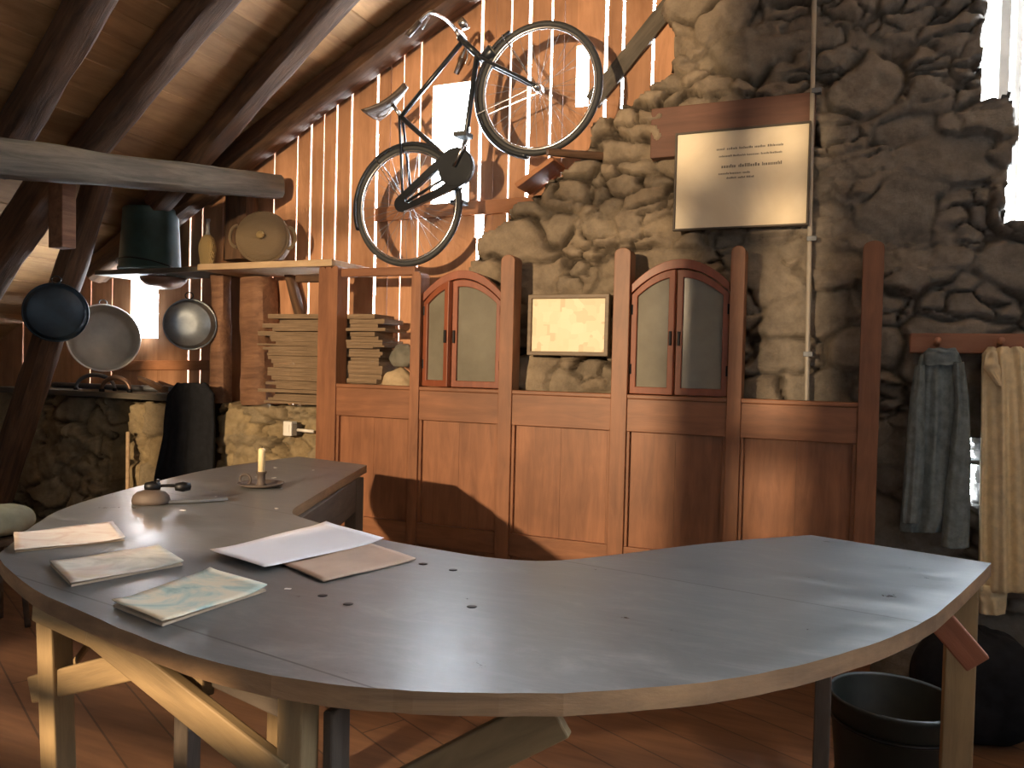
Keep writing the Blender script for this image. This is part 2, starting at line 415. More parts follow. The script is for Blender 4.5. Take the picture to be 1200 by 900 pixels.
# rubble stone wall: relief with blocks, joints and its own ragged outline
def fbm(X, Z, s, seed):
    rs = np.random.RandomState(seed); out = np.zeros_like(X)
    for o_ in range(4):
        for _ in range(3):
            a = rs.uniform(0, 2*np.pi); p = rs.uniform(0, 6.28); k = s*(1.9**o_)*rs.uniform(.7,1.3)
            out += np.sin((X*np.cos(a)+Z*np.sin(a))*k+p)/(1.7**o_)/3
    return out
def stone_wall(name, x0, x1, z0, z1, y, back, mask, mat, cw=.27, ch=.145, step=.011, seed=1, relief=.042, topd=None, smear=None):
    nx = int((x1-x0)/step)+1; nz = int((z1-z0)/step)+1
    xs = np.linspace(x0,x1,nx); zs = np.linspace(z0,z1,nz); X, Z = np.meshgrid(xs, zs)
    Xw = X+.040*fbm(X,Z,7,seed)+.012*fbm(X,Z,33,seed+1)+.25*(Z-1.5)*fbm(X*0+1,Z,3,seed+20)*.1; Zw = Z+.030*fbm(X,Z,6,seed+2)+.009*fbm(X,Z,30,seed+3)
    rs = np.random.RandomState(seed+5); N = 128
    def cells(cw, ch, Xc, Zc):
        jx, jz, wt, hv, tx, tz = [rs.uniform(-1,1,(N,N)) for _ in range(6)]
        ci = np.floor(Zc/ch).astype(int)
        d1 = np.full(X.shape, 9.); d2 = d1.copy(); id1 = np.zeros(X.shape, int); ox = np.zeros(X.shape); oz = np.zeros(X.shape)
        for dj in range(-2,3):
            J = ci+dj; off = .5*(J % 2); cj = np.floor(Xc/cw-off).astype(int)
            for di in range(-2,3):
                I = cj+di; a, b_ = J % N, I % N
                ux = (Xc-(I+off+.5+.36*jx[a,b_])*cw)/cw; uz = (Zc-(J+.5+.34*jz[a,b_])*ch)/ch
                q_ = .35*tx[a,b_]; ur = ux+q_*uz; uv = uz-q_*ux       # each block turned a little
                dd = (np.abs(ur)**4+np.abs(uv)**4)**.25-.20*wt[a,b_]
                n1 = dd < d1
                d2 = np.where(n1, d1, np.minimum(d2, dd))
                id1 = np.where(n1, a*N+b_, id1); ox = np.where(n1, ux, ox); oz = np.where(n1, uz, oz)
                d1 = np.where(n1, dd, d1)
        a, b_ = id1//N, id1 % N
        return d2-d1, hv[a,b_], tx[a,b_], tz[a,b_], ox, oz, jx[a,b_]
    e, hv, tx, tz, ox, oz, pick = cells(cw*1.25, ch*1.4, Xw, Zw)
    e2, hv2, tx2, tz2, ox2, oz2, pk2 = cells(cw*.62, ch*.62, Xw+.01*fbm(X,Z,25,seed+30), Zw)
    fine = pick < .15
    e = np.where(fine, np.minimum(e, e2), e)
    sm = np.ones_like(X) if smear is None else smear(X, Z)
    crack = np.clip(.42+1.1*fbm(X,Z,6,seed+12)+.7*fbm(X,Z,19,seed+13), .06, 1)
    s_ = np.clip(e/(.07+.11*crack), 0, 1); edge = (1-s_)**1.1
    round_ = np.clip(e/.45, 0, 1); round_ = 1-(1-round_)**2
    h = .030*hv+.045*(tx*ox+tz*oz)+np.where(fine, .022*hv2+.035*(tx2*ox2+tz2*oz2), 0)
    h = h*(relief/.04)+relief*.45*(round_-.6)-relief*2.3*edge*crack
    rg = 1-np.abs(fbm(X,Z,12,seed+15)); rg2 = 1-np.abs(fbm(X,Z,34,seed+16))
    h = np.clip(h*sm, -.115, .055)+.010*(rg-.6)+.005*(rg2-.6)+.004*fbm(X,Z,22,seed+7)+.003*fbm(X,Z,80,seed+8)
    jn = np.clip(1.25-e/.10, 0, 1)*np.clip(crack*1.5-.1, .12, 1)*np.clip(sm,.5,1)
    sval = (hv*.31+.5+np.where(fine, hv2*.22, 0)) % 1.0
    ok = mask(X+.02*fbm(X,Z,18,seed+9), Z+.02*fbm(X,Z,18,seed+10))
    idx = -np.ones(X.shape, int); verts = []; q = ok[:-1,:-1]&ok[1:,:-1]&ok[:-1,1:]&ok[1:,1:]
    used = np.zeros(X.shape, bool); used[:-1,:-1] |= q; used[1:,:-1] |= q; used[:-1,1:] |= q; used[1:,1:] |= q
    idx[used] = np.arange(used.sum())
    V = np.stack([X[used], y-h[used], Z[used]], 1)
    jj, ii = np.nonzero(q)
    Fq = np.stack([idx[jj,ii], idx[jj,ii+1], idx[jj+1,ii+1], idx[jj+1,ii]], 1)
    # skirt back from every open edge
    ed = {}
    for f in Fq.tolist():
        for k in range(4):
            p, r_ = f[k], f[(k+1)%4]
            if (r_,p) in ed: del ed[(r_,p)]
            else: ed[(p,r_)] = 1
    bi = {}; extra = []
    def bk(i):
        if i not in bi:
            bi[i] = []; 
            L = 5
            for k in range(1, L+1):
                yy = y+(back-y)*k/L
                w_ = .02*math.sin(V[i,0]*31+k*1.7)+.02*math.sin(V[i,2]*37+k*2.3) if k < L else 0
                bi[i].append(len(V)+len(extra)); extra.append((V[i,0]+w_*.6, yy, V[i,2]+w_*.4))
        return bi[i]
    faces = Fq.tolist()
    for (p, r_) in ed:
        A, B = bk(p), bk(r_); pa, pb = p, r_
        for k in range(5):
            faces.append((pb, pa, A[k], B[k])); pa, pb = A[k], B[k]
    allv = np.concatenate([V, np.array(extra)]) if extra else V
    me = bpy.data.meshes.new(name); me.from_pydata(allv.tolist(), [], faces); me.update()
    at_ = me.attributes.new('stone', 'FLOAT', 'POINT'); jt = me.attributes.new('joint', 'FLOAT', 'POINT')
    sv = sval[used]; jv = jn[used]
    src = list(bi.keys()); 
    sve = np.zeros(len(allv)); jve = np.zeros(len(allv)); sve[:len(V)] = sv; jve[:len(V)] = jv
    for i in src:
        for w_ in bi[i]: sve[w_] = sv[i]; jve[w_] = .15
    at_.data.foreach_set('value', sve.astype(np.float32)); jt.data.foreach_set('value', jve.astype(np.float32))
    me.materials.append(mat)
    for p in me.polygons: p.use_smooth = True
    o = bpy.data.objects.new(name, me); col.objects.link(o)
    return o

edge_px = [(505,470),(525,400),(540,330),(552,300),(560,276),(585,262),(602,238),(625,226),(640,208),(662,196),(683,182),(690,160),(700,140),(722,124),(752,112),(768,96),(786,84),(784,40),(780,0),(778,-120)]
ep = [at(p[0],p[1],YS) for p in edge_px]
ez = np.array([0.]+[p.z for p in ep]+[6.]); ex = np.array([ep[0].x-.1]+[p.x for p in ep]+[ep[-1].x])
o_ = np.argsort(ez, kind='stable'); ez, ex = ez[o_], ex[o_]
wa = at(1152,112,YS); wb = at(1184,258,YS)
WX0, WXT, WX1, WZ0, WZM, WZ1 = wb.x, wa.x, wb.x+.85, wb.z, wa.z, wb.z+1.35
s1 = at(1136,514,YS); s2 = at(1151,540,YS); s3 = at(1136,546,YS); s4 = at(1150,598,YS)
def smask(X, Z):
    m = X > np.interp(Z, ez, ex)
    win = (Z > WZ0) & (Z < WZ1) & (X < WX1) & (X > np.where(Z > WZM, WXT, WX0))
    slit = ((X > s1.x) & (X < s2.x) & (Z < s1.z) & (Z > s2.z)) | ((X > s3.x) & (X < s4.x) & (Z < s3.z) & (Z > s4.z))
    return m & ~win & ~slit
ws = stone_wall('wall_stone', -2.25, 2.6, 0, 4.45, YS, YW+.12, smask, M_stone, seed=3, smear=lambda X, Z: 1-.42*np.clip((X+.7)/.7, 0, 1))
tag(ws, kind='structure')
# deep plastered frame and sill of the bright window
mb = MB()
mb.box((WX0-.02,YW+.10,WZ0-.04), (WX0+.025,YW+.30,WZ1)); mb.box((WX0-.02,YW+.10,WZ0-.05), (WX1,YW+.30,WZ0)); mb.box((WX1-.03,YW+.10,WZ0), (WX1+.02,YW+.30,WZ1))
mb.box((WX0+.055,YW+.16,WZ0), (WX0+.085,YW+.20,WZ1))
w1 = mb.build('window_1', M_reveal, bevel=.004); tag(w1, kind='structure')

# low rubble wall at the foot of the planks: right length, pier, dark left length
zt = at(300,472,4.0).z
xr0, xr1 = at(250,500,4.0).x, -2.0
lw = stone_wall('low_stone_wall', xr0, xr1, 0, zt+.05, 4.0, YW-.03, lambda X,Z: (X > xr0+.02) & (X < xr1-.02) & (Z < zt-.015), M_stonelow, .20,.125,.0125,11,.03)
tag(lw, 'low rubble stone wall under the stacked laths, left of the wooden partition', 'stone wall'); recentre(lw)
pz = at(175,468,4.0).z; px0, px1 = at(150,500,4.0).x, at(200,500,4.0).x
pr = stone_wall('stone_pier', px0-.05, px1+.05, 0, pz+.05, 4.0, YW-.03, lambda X,Z: (X > px0) & (X < px1) & (Z < pz-.01), M_stonelow, .20,.16,.0125,23,.03)
tag(pr, 'narrow stone pier between two dark recesses, catching warm light', 'stone pier'); recentre(pr)
lx1 = at(128,500,4.0).x
ll = stone_wall('rubble_wall', -6.3, lx1+.05, 0, pz+.05, 4.0, YW-.03, lambda X,Z: (X < lx1) & (X > -6.25) & (Z < pz-.01), M_stonelow, .24,.16,.016,31,.03)
tag(ll, 'rubble stone wall in the dark far left corner below the blue pan', 'stone wall'); recentre(ll)
# back of the recesses
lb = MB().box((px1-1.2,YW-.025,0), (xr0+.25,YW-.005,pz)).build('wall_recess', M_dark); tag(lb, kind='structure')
lz = pz+.0
pl = plank('ledge_board', (-5.9,4.10,lz+.02), (xr0-.10,4.10,lz+.02), .36, .04, M_beamg); LOC[pl.name] = Vector((-5.9,4.1,lz)); tag(pl, 'dark horizontal ledge board on the stone pier, scattered with iron tools', 'ledge')
LZ = lz+.041

# side walls around the viewer, and an unseen rear screen added to shape light
wl = MB().box((-6.6,-.8,0), (-6.45,5.1,1.7)).build('wall_left', M_dark); tag(wl, kind='structure')
def wall_with_holes(name, axis, c0, c1, u0_, u1_, top, hs, mat, step=None):
    """solid wall across u with rectangular openings, built as cells; top(u) gives its height"""
    us = sorted({u0_, u1_}|{h[0] for h in hs}|{h[1] for h in hs}|set(np.arange(u0_, u1_, .5).tolist()))
    zs = sorted({0.}|{h[2] for h in hs}|{h[3] for h in hs})
    mb = MB()
    for a, c_ in zip(us[:-1], us[1:]):
        if c_-a < 1e-6: continue
        tz = max(top(a), top(c_)); lv = [z for z in zs if z < tz]+[tz]
        for p, q in zip(lv[:-1], lv[1:]):
            mu, mz = (a+c_)/2, (p+q)/2
            if any(h[0] < mu < h[1] and h[2] < mz < h[3] for h in hs): continue
            if axis == 'y': mb.box((a,c0,p), (c_,c1,q))
            else: mb.box((c0,a,p), (c1,c_,q))
    o = mb.build(name, mat); return tag(o, kind='structure')
LAMP = Vector((-2.4,-2.6,2.3)); YR = -.62
kx = lambda X: LAMP.x+(X-LAMP.x)*((YR-LAMP.y)/(3.95-LAMP.y))
kz = lambda Z: LAMP.z+(Z-LAMP.z)*((YR-LAMP.y)/(3.95-LAMP.y))
rear = [(kx(-3.92), kx(-.82), kz(1.10), kz(2.28)), (kx(-3.90), kx(-.82), kz(.05), kz(1.10)),  # openings laid out to throw the lit patches and bar shadows ahead
        (kx(-.43), kx(-.19), kz(1.13), kz(2.28)), (kx(-.43), kx(-.19), kz(2.40), kz(2.68)), (kx(-.45), kx(-.20), kz(.55), kz(.98)),
        (kx(-4.62), kx(-4.28), kz(.2), kz(1.5)), (kx(-.55), kx(.1), kz(-3.2), kz(-1.6))]
NC = 14
for i in range(NC):      # opening head stepped along the roof slope to keep lamp light off the ceiling
    Xa = -4.05+(4.05-.66)*i/NC; Xb = -4.05+(4.05-.66)*(i+1)/NC
    rear.append((kx(Xa), kx(Xb)+.0001, kz(2.38) if roof_z(Xa) > 2.5 else kz(2.28), kz(min(3.75, max(roof_z((Xa+Xb)/2)-.03, 2.39)))))
ri = [(kx(-4.05), kx(.45), kz(-1.95+i*.30), kz(-1.79+i*.30)) for i in range(6)]  # slots added to cast light stripes on the floor and trestles
rtop = lambda x: min(roof_z(x), roof_z(2*RIDGE-x))+.22
wr = wall_with_holes('rear_light_screen', 'y', YR-.02, YR, -6.5, 3.2, rtop, rear+ri+[(1.2,2.1,1.3,2.2)], M_dark)  # unseen light-shaping screen; last opening added to lift the right side
wright = wall_with_holes('wall_right', 'x', 2.55, 2.75, -.8, 5.1, lambda u: 3.6, [(.3,1.9,1.2,2.4)], M_dark)  # unseen opening added to bring cool sky light onto table and stones
gb = MB().box((2.55,YW,0), (3.2,YW+.1,4.3)).build('wall_corner', M_dark); tag(gb, kind='structure')
tb = MB().box((-.9,YW+.13,4.1), (3.0,YW+.2,5.6)).build('wall_gable_top', M_dark); tag(tb, kind='structure')

# ------------------------------------------------------------------ roof timbers
def on_roof(px, py, off=0):
    d = ray(px, py); t = (2.729+off+.53*3.696-CZ)/(d.z-.53*d.x); return CAM+d*t
def extend(a, c_, ea, ec): d = (c_-a).normalized(); return a-d*ea, c_+d*ec
RL = ['light edged roof rafter nearest the top left corner', 'dark roof rafter with a lit split edge, second from the top left corner',
      'weathered roof rafter third from the top left corner, against pale roof boards', 'dark roof rafter running along the plank gable behind the handlebars']
for i, (pa, pb, rr, yoff) in enumerate((((108,0),(22,150),.085,0), ((250,0),(125,150),.085,0), ((395,0),(232,185),.08,0), ((535,0),(300,185),.095,-.04))):
    a = on_roof(*pa,.08); c_ = on_roof(*pb,.08)
    a, c_ = extend(a, c_, 1.15 if i == 3 else 2.2, 1.6 if i == 3 else (.55 if i == 2 else .35))
    a.y += yoff; c_.y += yoff
    if i == 3: a.y = c_.y = 4.19
    o = log('rafter', a, c_, rr, rr*.95, M_beam, .55, .12, i+1, bow=.015)
    tag(o, RL[i], 'rafter', 'roof rafters')
b0 = at(324,219,4.2); b1 = at(0,183,2.5); b0, b1 = extend(b0, b1, 0, .8)
o = log('cross_beam', b0, b1, .075, .095, M_beamg, .6, .10, 9, bow=-.01); tag(o, 'long grey hewn cross beam below the rafters, ending beside the lidded basket', 'beam')
def pole(name, pa, ya, pb, yb, ra, rb, mat, label, cat, seed, group=None):
    o = log(name, at(*pa, ya), at(*pb, yb), ra, rb, mat, .5, .14, seed); return tag(o, label, cat, group)
pole('slanting_strut', (120,198), 3.55, (-30,665), 3.58, .075, .085, M_beam, 'dark slanting strut running down past the blue pan from the cross beam', 'strut', 21)
pole('eave_timber', (66,205), 3.2, (-40,365), 3.3, .10, .10, M_beam, 'dark eave timber leaving the left edge of the photo under the cross beam', 'timber', 22)
hb = plank('hanging_block', at(73,212,3.0), at(73,291,3.0), .11, .085, M_post, None, Vector((0,1,0)), .006); LOC[hb.name] = Vector(at(73,212,3.0)); tag(hb, 'short square wooden block hanging under the cross beam at far left', 'wood block')
# posts in front of the planks
pole('upright_post', (259,472), 4.12, (259,322), 4.12, .062, .055, M_post, 'narrow upright timber post on the low stone wall, nearer the grey tin basin', 'post', 31, 'posts on the low stone wall')
pole('upright_post', (306,474), 4.2, (302,326), 4.2, .115, .095, M_post, 'broad upright timber post on the low stone wall beside the lath stack', 'post', 32, 'posts on the low stone wall')
pole('upper_post', (284,306), 4.2, (284,222), 4.2, .10, .09, M_beam, 'dark post rising behind the basket from the shelf to the cross beam', 'post', 33)
pole('leaning_pole', (337,312), 4.22, (352,372), 4.22, .03, .03, M_beam, 'dark leaning pole end behind the shelf, left of the partition', 'pole', 34)

# ------------------------------------------------------------------ shelf and its things
s0 = at(231,313,3.86); s1_ = at(374,308,3.86)
SZ = (s0.z+s1_.z)/2
sh = MB().box((s0.x,3.86,SZ-.02), (s1_.x+.09,4.27,SZ+.02)).build('wall_shelf', M_shelf, bevel=.004); recentre(sh); tag(sh, 'pale wooden shelf board on the plank wall carrying the lidded basket', 'shelf')
d0 = at(108,312,3.9); d1 = at(228,311,3.9)
ds = MB().box((d0.x,3.92,SZ-.02), (s0.x-.006,4.27,SZ+.012)).build('dark_shelf', M_beamg, bevel=.004); recentre(ds); tag(ds, 'dark shelf board at left carrying the upturned teal bucket', 'shelf')
SHT, DST = SZ+.02, SZ+.012
def pxm(px, y): return at(px+.5,300,y).x-at(px-.5,300,y).x

# lidded basket standing on its side against the post
bc = at(308,279,4.0); br_ = SHT+.17
R_b = bc.z-SHT; R_b = max(R_b, .155)
t = thing('lidded_basket', (bc.x,4.0,SHT), 'round wicker basket with knobbed lid standing on edge on the pale shelf', 'basket')
tilt = Matrix.Translation((bc.x,4.0,SHT+R_b+.004)) @ Matrix.Rotation(math.radians(26),4,'Z') @ Matrix.Rotation(math.radians(84),4,'X')
# local z of the lathe points at the viewer
MB().lathe([(R_b*.72,-.14),(R_b*.9,-.12),(R_b*.97,-.02),(R_b,.0),(R_b*.98,.012),(R_b*.9,.012)], tilt).build('body', M_wicker, t, True)
MB().lathe([(R_b*.92,.008),(R_b*.90,.024),(R_b*.6,.034),(R_b*.2,.040),(.0,.041)], tilt).build('lid', M_wicker, t, True)
MB().lathe([(.022,.036),(.018,.05),(.026,.062),(.020,.074),(0,.077)], tilt, 20).build('knob', M_straw, t, True)
for s in (-1, 1):
    pts = [tilt @ Vector((s*(R_b*.93+.045*math.sin(a)), .07*math.cos(a), .005)) for a in [math.pi*k/12 for k in range(13)]]
    MB().tube(pts, .011, 8).build('handle', M_wicker, t, True)

# straw covered bottle
bb = at(243,306,3.95); y_ = 3.98; bx = at(243,300,y_).x
t = thing('straw_bottle', (bx,y_,SHT), 'small straw-covered bottle with bare neck beside the lidded basket', 'bottle')
Mx = Matrix.Translation((bx,y_,SHT))
MB().lathe([(.040,0),(.044,.01),(.046,.04),(.056,.10),(.055,.14),(.040,.185),(.022,.205)], Mx, 24).build('straw_cover', M_straw, t, True)
MB().lathe([(.018,.20),(.013,.23),(.012,.29),(.016,.295),(.016,.31),(0,.311)], Mx, 20).build('neck', plain('grey_glass',(.20,.20,.20),.25), t, True)

# upturned teal bucket
y_ = 4.06; ba = at(150,300,y_).x; bb_ = at(203,300,y_).x; bxx = (ba+bb_)/2; rb = (bb_-ba)/2*.98; hgt = at(175,246,y_).z-DST
t = thing('teal_bucket', (bxx,y_,DST), 'upturned dull teal bucket on the dark shelf at left', 'bucket')
Mx = Matrix.Translation((bxx,y_,DST))
MB().lathe([(rb*.97,0),(rb,.004),(rb,.02),(rb*.965,.024),(rb*.86,hgt-.02),(rb*.87,hgt-.006),(rb*.84,hgt),(rb*.78,hgt),(rb*.76,hgt-.01),(0,hgt-.01)], Mx, 40).build('body', M_teal, t, True)
MB().tube([Mx @ Vector((rb*1.02*math.cos(a), rb*1.02*math.sin(a), .02+.05*max(0,math.sin(-a)))) for a in [math.pi*(1+k/16) for k in range(17)]], .005, 8).build('handle', M_iron, t, True)

# bowl hanging under the dark shelf
c0 = at(192,316,4.05)
t = thing('copper_bowl', (c0.x,4.05,SZ-.115), 'dull rounded bowl hung bottom-down under the dark shelf', 'bowl')
Mx = Matrix.Translation((c0.x,4.05,SZ-.115))
MB().lathe([(0,0),(.06,.004),(.11,.022),(.145,.055),(.152,.078),(.146,.078),(.10,.03),(0,.012)], Mx, 36).build('bowl', M_copper, t, True)
MB().tube([Mx @ Vector((0,.12,.07)), Mx @ Vector((0,.14,.094))], .006, 8).build('hook', M_iron, t)

# pans hung on the left
def pan(name, c, r, n_dir, mats, label, cat, depth=.05, convex=True, rimw=.02, handle=True):
    z = Vector(n_dir).normalized(); x = Vector((0,0,1)).cross(z).normalized(); y = z.cross(x)
    m = Matrix.Identity(4)
    for i in range(3): m[i][0], m[i][1], m[i][2], m[i][3] = x[i], y[i], z[i], c[i]
    t = thing(name, c, label, cat)
    s = 1 if convex else -1
    if convex:   # bottom faces the viewer
        prof = [(r,-depth),(r*1.0,-depth+.006),(r*.96,-depth+.010),(r*.88,-.004),(r*.84,0),(r*.3,.002),(0,.002)]
    else:        # open side faces the viewer
        prof = [(0,-depth-.004),(r*.8,-depth-.004),(r*.9,-depth+.01),(r,-.004),(r*1.02,0),(r*.985,.003),(r*.96,-.004),(r*.86,-depth+.012),(r*.76,-depth),(0,-depth)]
    MB().lathe(prof, m, 48).build('bowl', mats[0], t, True)
    MB().tube([m @ Vector((r*1.0*math.cos(a), r*1.0*math.sin(a), -depth+.004 if convex else 0)) for a in [2*math.pi*k/48 for k in range(48)]], .006, 8, closed=True).build('rim', mats[1], t, True)
    if handle: MB().tube([m @ Vector((.025*math.cos(a), r+.022+.022*math.sin(a), -depth*.5)) for a in [2*math.pi*k/20 for k in range(20)]], .004, 8, closed=True).build('hanging_ring', M_iron, t, True)
    return t
def toward(c, k=.6): return ((CAM-c).normalized()*k+Vector((0,-1,0))*(1-k))
c = at(65,366,3.36); pan('blue_pan', c, .178, toward(c,.95), (M_bluepan, M_bluepan), 'large dark blue round pan hung on the slanting strut at far left', 'pan', .06)
c = at(122,396,4.0); n_ = Vector((.84,-.50,.10)); pan('pale_basin', c, .235, n_, (M_pale, M_white), 'large pale enamel basin with bright rim hung left of the light opening', 'basin', .09, False)
c = at(220,380,3.90); pan('tin_basin', c, .165, toward(c,.75), (M_zinc, M_zinc), 'round grey tin basin hung right of the light opening', 'basin', .08)

# things on the ledge
def arch_tool(px, w, h, y, r, mat, name, label, cat):
    c = at(px,440,y); t = thing(name, (c.x,y,LZ), label, cat)
    pts = [Vector((c.x+w*math.cos(a), y+.03*math.cos(a), LZ+r+h*math.sin(a))) for a in [math.pi*k/20 for k in range(21)]]
    MB().tube(pts, [r*(.8+.5*math.sin(math.pi*k/20)) for k in range(21)], 10).build('hoop', mat, t, True)
    for e in (0, -1): MB().lathe([(r*1.3,0),(r*1.3,.02),(0,.021)], Matrix.Translation((pts[e].x, pts[e].y, LZ)), 14).build('foot', M_iron, t, True)
    return t
arch_tool(136, .10, .085, 3.98, .014, M_copper, 'iron_hoop', 'arched brown iron hoop standing on the ledge below the pale basin', 'hoop')
arch_tool(112, .16, .10, 4.05, .012, M_grey, 'bent_rod', 'wide bent grey rod lying on the ledge behind the arched hoop', 'rod')
c = at(172,446,4.03)
log_ = log('wooden_crook', Vector((c.x-.10,4.06,LZ+.10)), Vector((c.x+.22,3.98,LZ+.03)), .016, .026, M_beam, .2, .2, 41, 10, 16); tag(log_, 'dark knobbly wooden crook propped on the ledge below the light opening', 'crook')
for i, (px, L, lab) in enumerate(((203,.08,'thin bright tin dish lying on the ledge above the pier'), (189,.06,'narrow shiny scrap of tin on the ledge left of the bright tin dish'), (226,.10,'flat grey tin plate on the ledge under the tin basin'))):
    c = at(px,452,3.97 if i != 2 else 4.1)
    o = MB().lathe([(L*.9,0),(L,.004),(L*.98,.012),(L*.8,.010),(0,.010)], Matrix.Translation((c.x,3.99 if i != 2 else 4.08,LZ)) @ Matrix.Diagonal((1,.55,1,1)), 28).build('tin_dish', M_zinc, None, True); recentre(o); tag(o, lab, 'dish', 'tin pieces on the ledge')
rt = MB().tube([(at(60,440,4.15).x,4.17,LZ+.022),(at(228,440,4.15).x,4.19,LZ+.026)], [.02,.022], 10).build('iron_bar', M_grey, None, True); recentre(rt); tag(rt, 'long grey iron bar lying at the back of the ledge', 'bar')
# black cloth in the right recess, stick beside the pier
def cloth(name, rows, y0, mat, label, cat, folds, amp, bulge, thick=.008, nu=48, nv=60, parent=None, seed=0):
    """rows: list of (py, pxl, pxr) outlines down the cloth; a hanging cloth with vertical folds"""
    v = []; f = []
    for j in range(nv+1):
        t = j/nv; q = t*(len(rows)-1); i = min(int(q), len(rows)-2); w = q-i; w = w*w*(3-2*w)*.4+w*.6
        py, l, r_ = [rows[i][k]+(rows[i+1][k]-rows[i][k])*w for k in range(3)]
        L = at(l,py,y0); R_ = at(r_,py,y0)
        for k in range(nu+1):
            u = k/nu; p = L.lerp(R_, u)
            fo = sum(a*math.sin(2*math.pi*(fr*u+ph+.25*math.sin(2.3*t+ph*9+seed))) for fr, a, ph in folds)
            nz = noise.noise(Vector((u*3+seed*3.1, t*4, seed)))
            yy = y0-bulge*math.sin(math.pi*min(max(u,.0),1))**.5-amp*fo*(.35+.65*t)-.012*nz
            v.append(Vector((p.x, yy, p.z+.004*fo)))
    n = nu+1
    for j in range(nv):
        for k in range(nu): f.append((j*n+k, j*n+k+1, (j+1)*n+k+1, (j+1)*n+k))
    # back sheet, so the garment has a body
    o_ = len(v)
    for j in range(nv+1):
        for k in range(nu+1):
            p = v[j*n+k]; v.append(Vector((p.x, y0+.012, p.z)))
    for j in range(nv):
        for k in range(nu): f.append((o_+j*n+k, o_+(j+1)*n+k, o_+(j+1)*n+k+1, o_+j*n+k+1))
    for j in range(nv):
        f.append((j*n, (j+1)*n, o_+(j+1)*n, o_+j*n)); f.append((j*n+nu, o_+j*n+nu, o_+(j+1)*n+nu, (j+1)*n+nu))
    for k in range(nu):
        f.append((k, o_+k, o_+k+1, k+1)); f.append((nv*n+k, nv*n+k+1, o_+nv*n+k+1, o_+nv*n+k))
    o = MB().add(v, f).build(name, mat, parent, True)
    if parent is None:
        recentre(o); tag(o, label, cat)
    return o
cloth('black_cloth', [(449,208,240),(462,197,250),(510,192,251),(560,182,250),(585,178,249)], 3.88, M_black, 'black cloth hanging from the ledge over the recess beside the low stone wall', 'cloth', [(3,.6,.1),(5,.4,.4)], .012, .03)
st = at(150,506,3.93)
o = MB().tube([(st.x+.01,3.93,0.0),(st.x,3.93,st.z)], .013, 10).build('wooden_stick', M_shelf, None, True); recentre(o); tag(o, 'pale wooden stick standing upright left of the stone pier', 'stick')

# ------------------------------------------------------------------ lath stack, boulders, switch
BZ = zt+.004
lx0 = at(322,440,4.08).x; lx1_ = at(452,440,4.08).x
z = BZ; ztop = at(390,368,4.0).z; k = 0
WHICH = ['undermost', 'lowest third', 'middle', 'upper']
N_L = 27; hts = [rnd.uniform(.008,.024) for _ in range(N_L)]; sc_h = (ztop-BZ)/sum(h+.0004 for h in hts)
hts = [h*sc_h for h in hts]
proto = None
ordw = ['undermost','second','third','fourth','fifth','sixth','seventh','eighth','ninth','tenth','eleventh','twelfth','thirteenth','fourteenth']
for i in range(N_L):
    h = hts[i]
    if proto is None:
        mb = MB(); m_, seg = 10, []
        for q in range(m_+1):
            x = q/m_-.5; wob = .0
            seg += [(x,-.5-.03*math.sin(q*2.1),-.5+.0*q),(x,.5,-.5),(x,.5,.5),(x,-.5-.03*math.sin(q*2.1),.5)]
        f = []
        for q in range(m_):
            for e in range(4): f.append((q*4+e, q*4+(e+1)%4, q*4+4+(e+1)%4, q*4+4+e))
        f += [(0,1,2,3),(m_*4+3,m_*4+2,m_*4+1,m_*4)]
        proto = mb.add(seg, f).build('roof_lath', M_lath); o = proto
    else:
        o = proto.copy(); col.objects.link(o)
    L = (lx1_-lx0)*rnd.uniform(.94,1.04)
    if i in (N_L-5, N_L-9): L *= 1.12
    o.scale = (L, rnd.uniform(.19,.23), h)
    o.location = ((lx0+lx1_)/2+rnd.uniform(-.055,.055)-(.06 if i in (N_L-5,N_L-9) else 0), 4.125+rnd.uniform(-.03,.03), z+h/2)
    o.rotation_euler = (0, rnd.uniform(-.003,.003), rnd.uniform(-.05,.05))
    if i == 0: lab = 'undermost weathered lath, lying on the low stone wall'
    elif i == N_L-1: lab = 'topmost weathered lath of the stack beside the partition'
    elif i < 13: lab = 'weathered lath, %s from the bottom of the stack' % ordw[i]
    else: lab = 'weathered lath, %s from the top of the stack' % ordw[N_L-1-i]
    tag(o, lab, 'lath', 'weathered laths stacked behind the partition')
    z += h+.0004*sc_h

def boulder(name, c, rx, ry, rz, mat, label, seed, zbase):
    bm = bmesh.new(); bmesh.ops.create_icosphere(bm, subdivisions=4, radius=1)
    for v in bm.verts:
        d = 1+.20*noise.noise(v.co*1.3+Vector((seed,0,0)))+.06*noise.noise(v.co*4+Vector((0,seed,0)))
        v.co = Vector((v.co.x*rx*d, v.co.y*ry*d, max(v.co.z*d,-.78)*rz))
    zmin = min(v.co.z for v in bm.verts)
    me = bpy.data.meshes.new(name); bmesh.ops.translate(bm, verts=bm.verts, vec=(0,0,-zmin)); bm.to_mesh(me); bm.free()
    for p in me.polygons: p.use_smooth = True
    me.materials.append(mat); o = bpy.data.objects.new(name, me); col.objects.link(o); o.location = (c.x,c.y,zbase); LOC[o.name] = Vector(o.location)
    return tag(o, label, 'stone')
c = at(467,430,4.12); boulder('boulder', Vector((c.x+.01,4.10,0)), .115,.09,.135, M_boulder, 'rounded pale boulder on the low wall beside the lath stack', 3, BZ)
c = at(472,396,4.15); boulder('dark_stone', Vector((c.x+.02,4.13,0)), .085,.07,.075, M_boulderd, 'small dark greenish stone resting on top of the pale boulder', 8, BZ+.250)
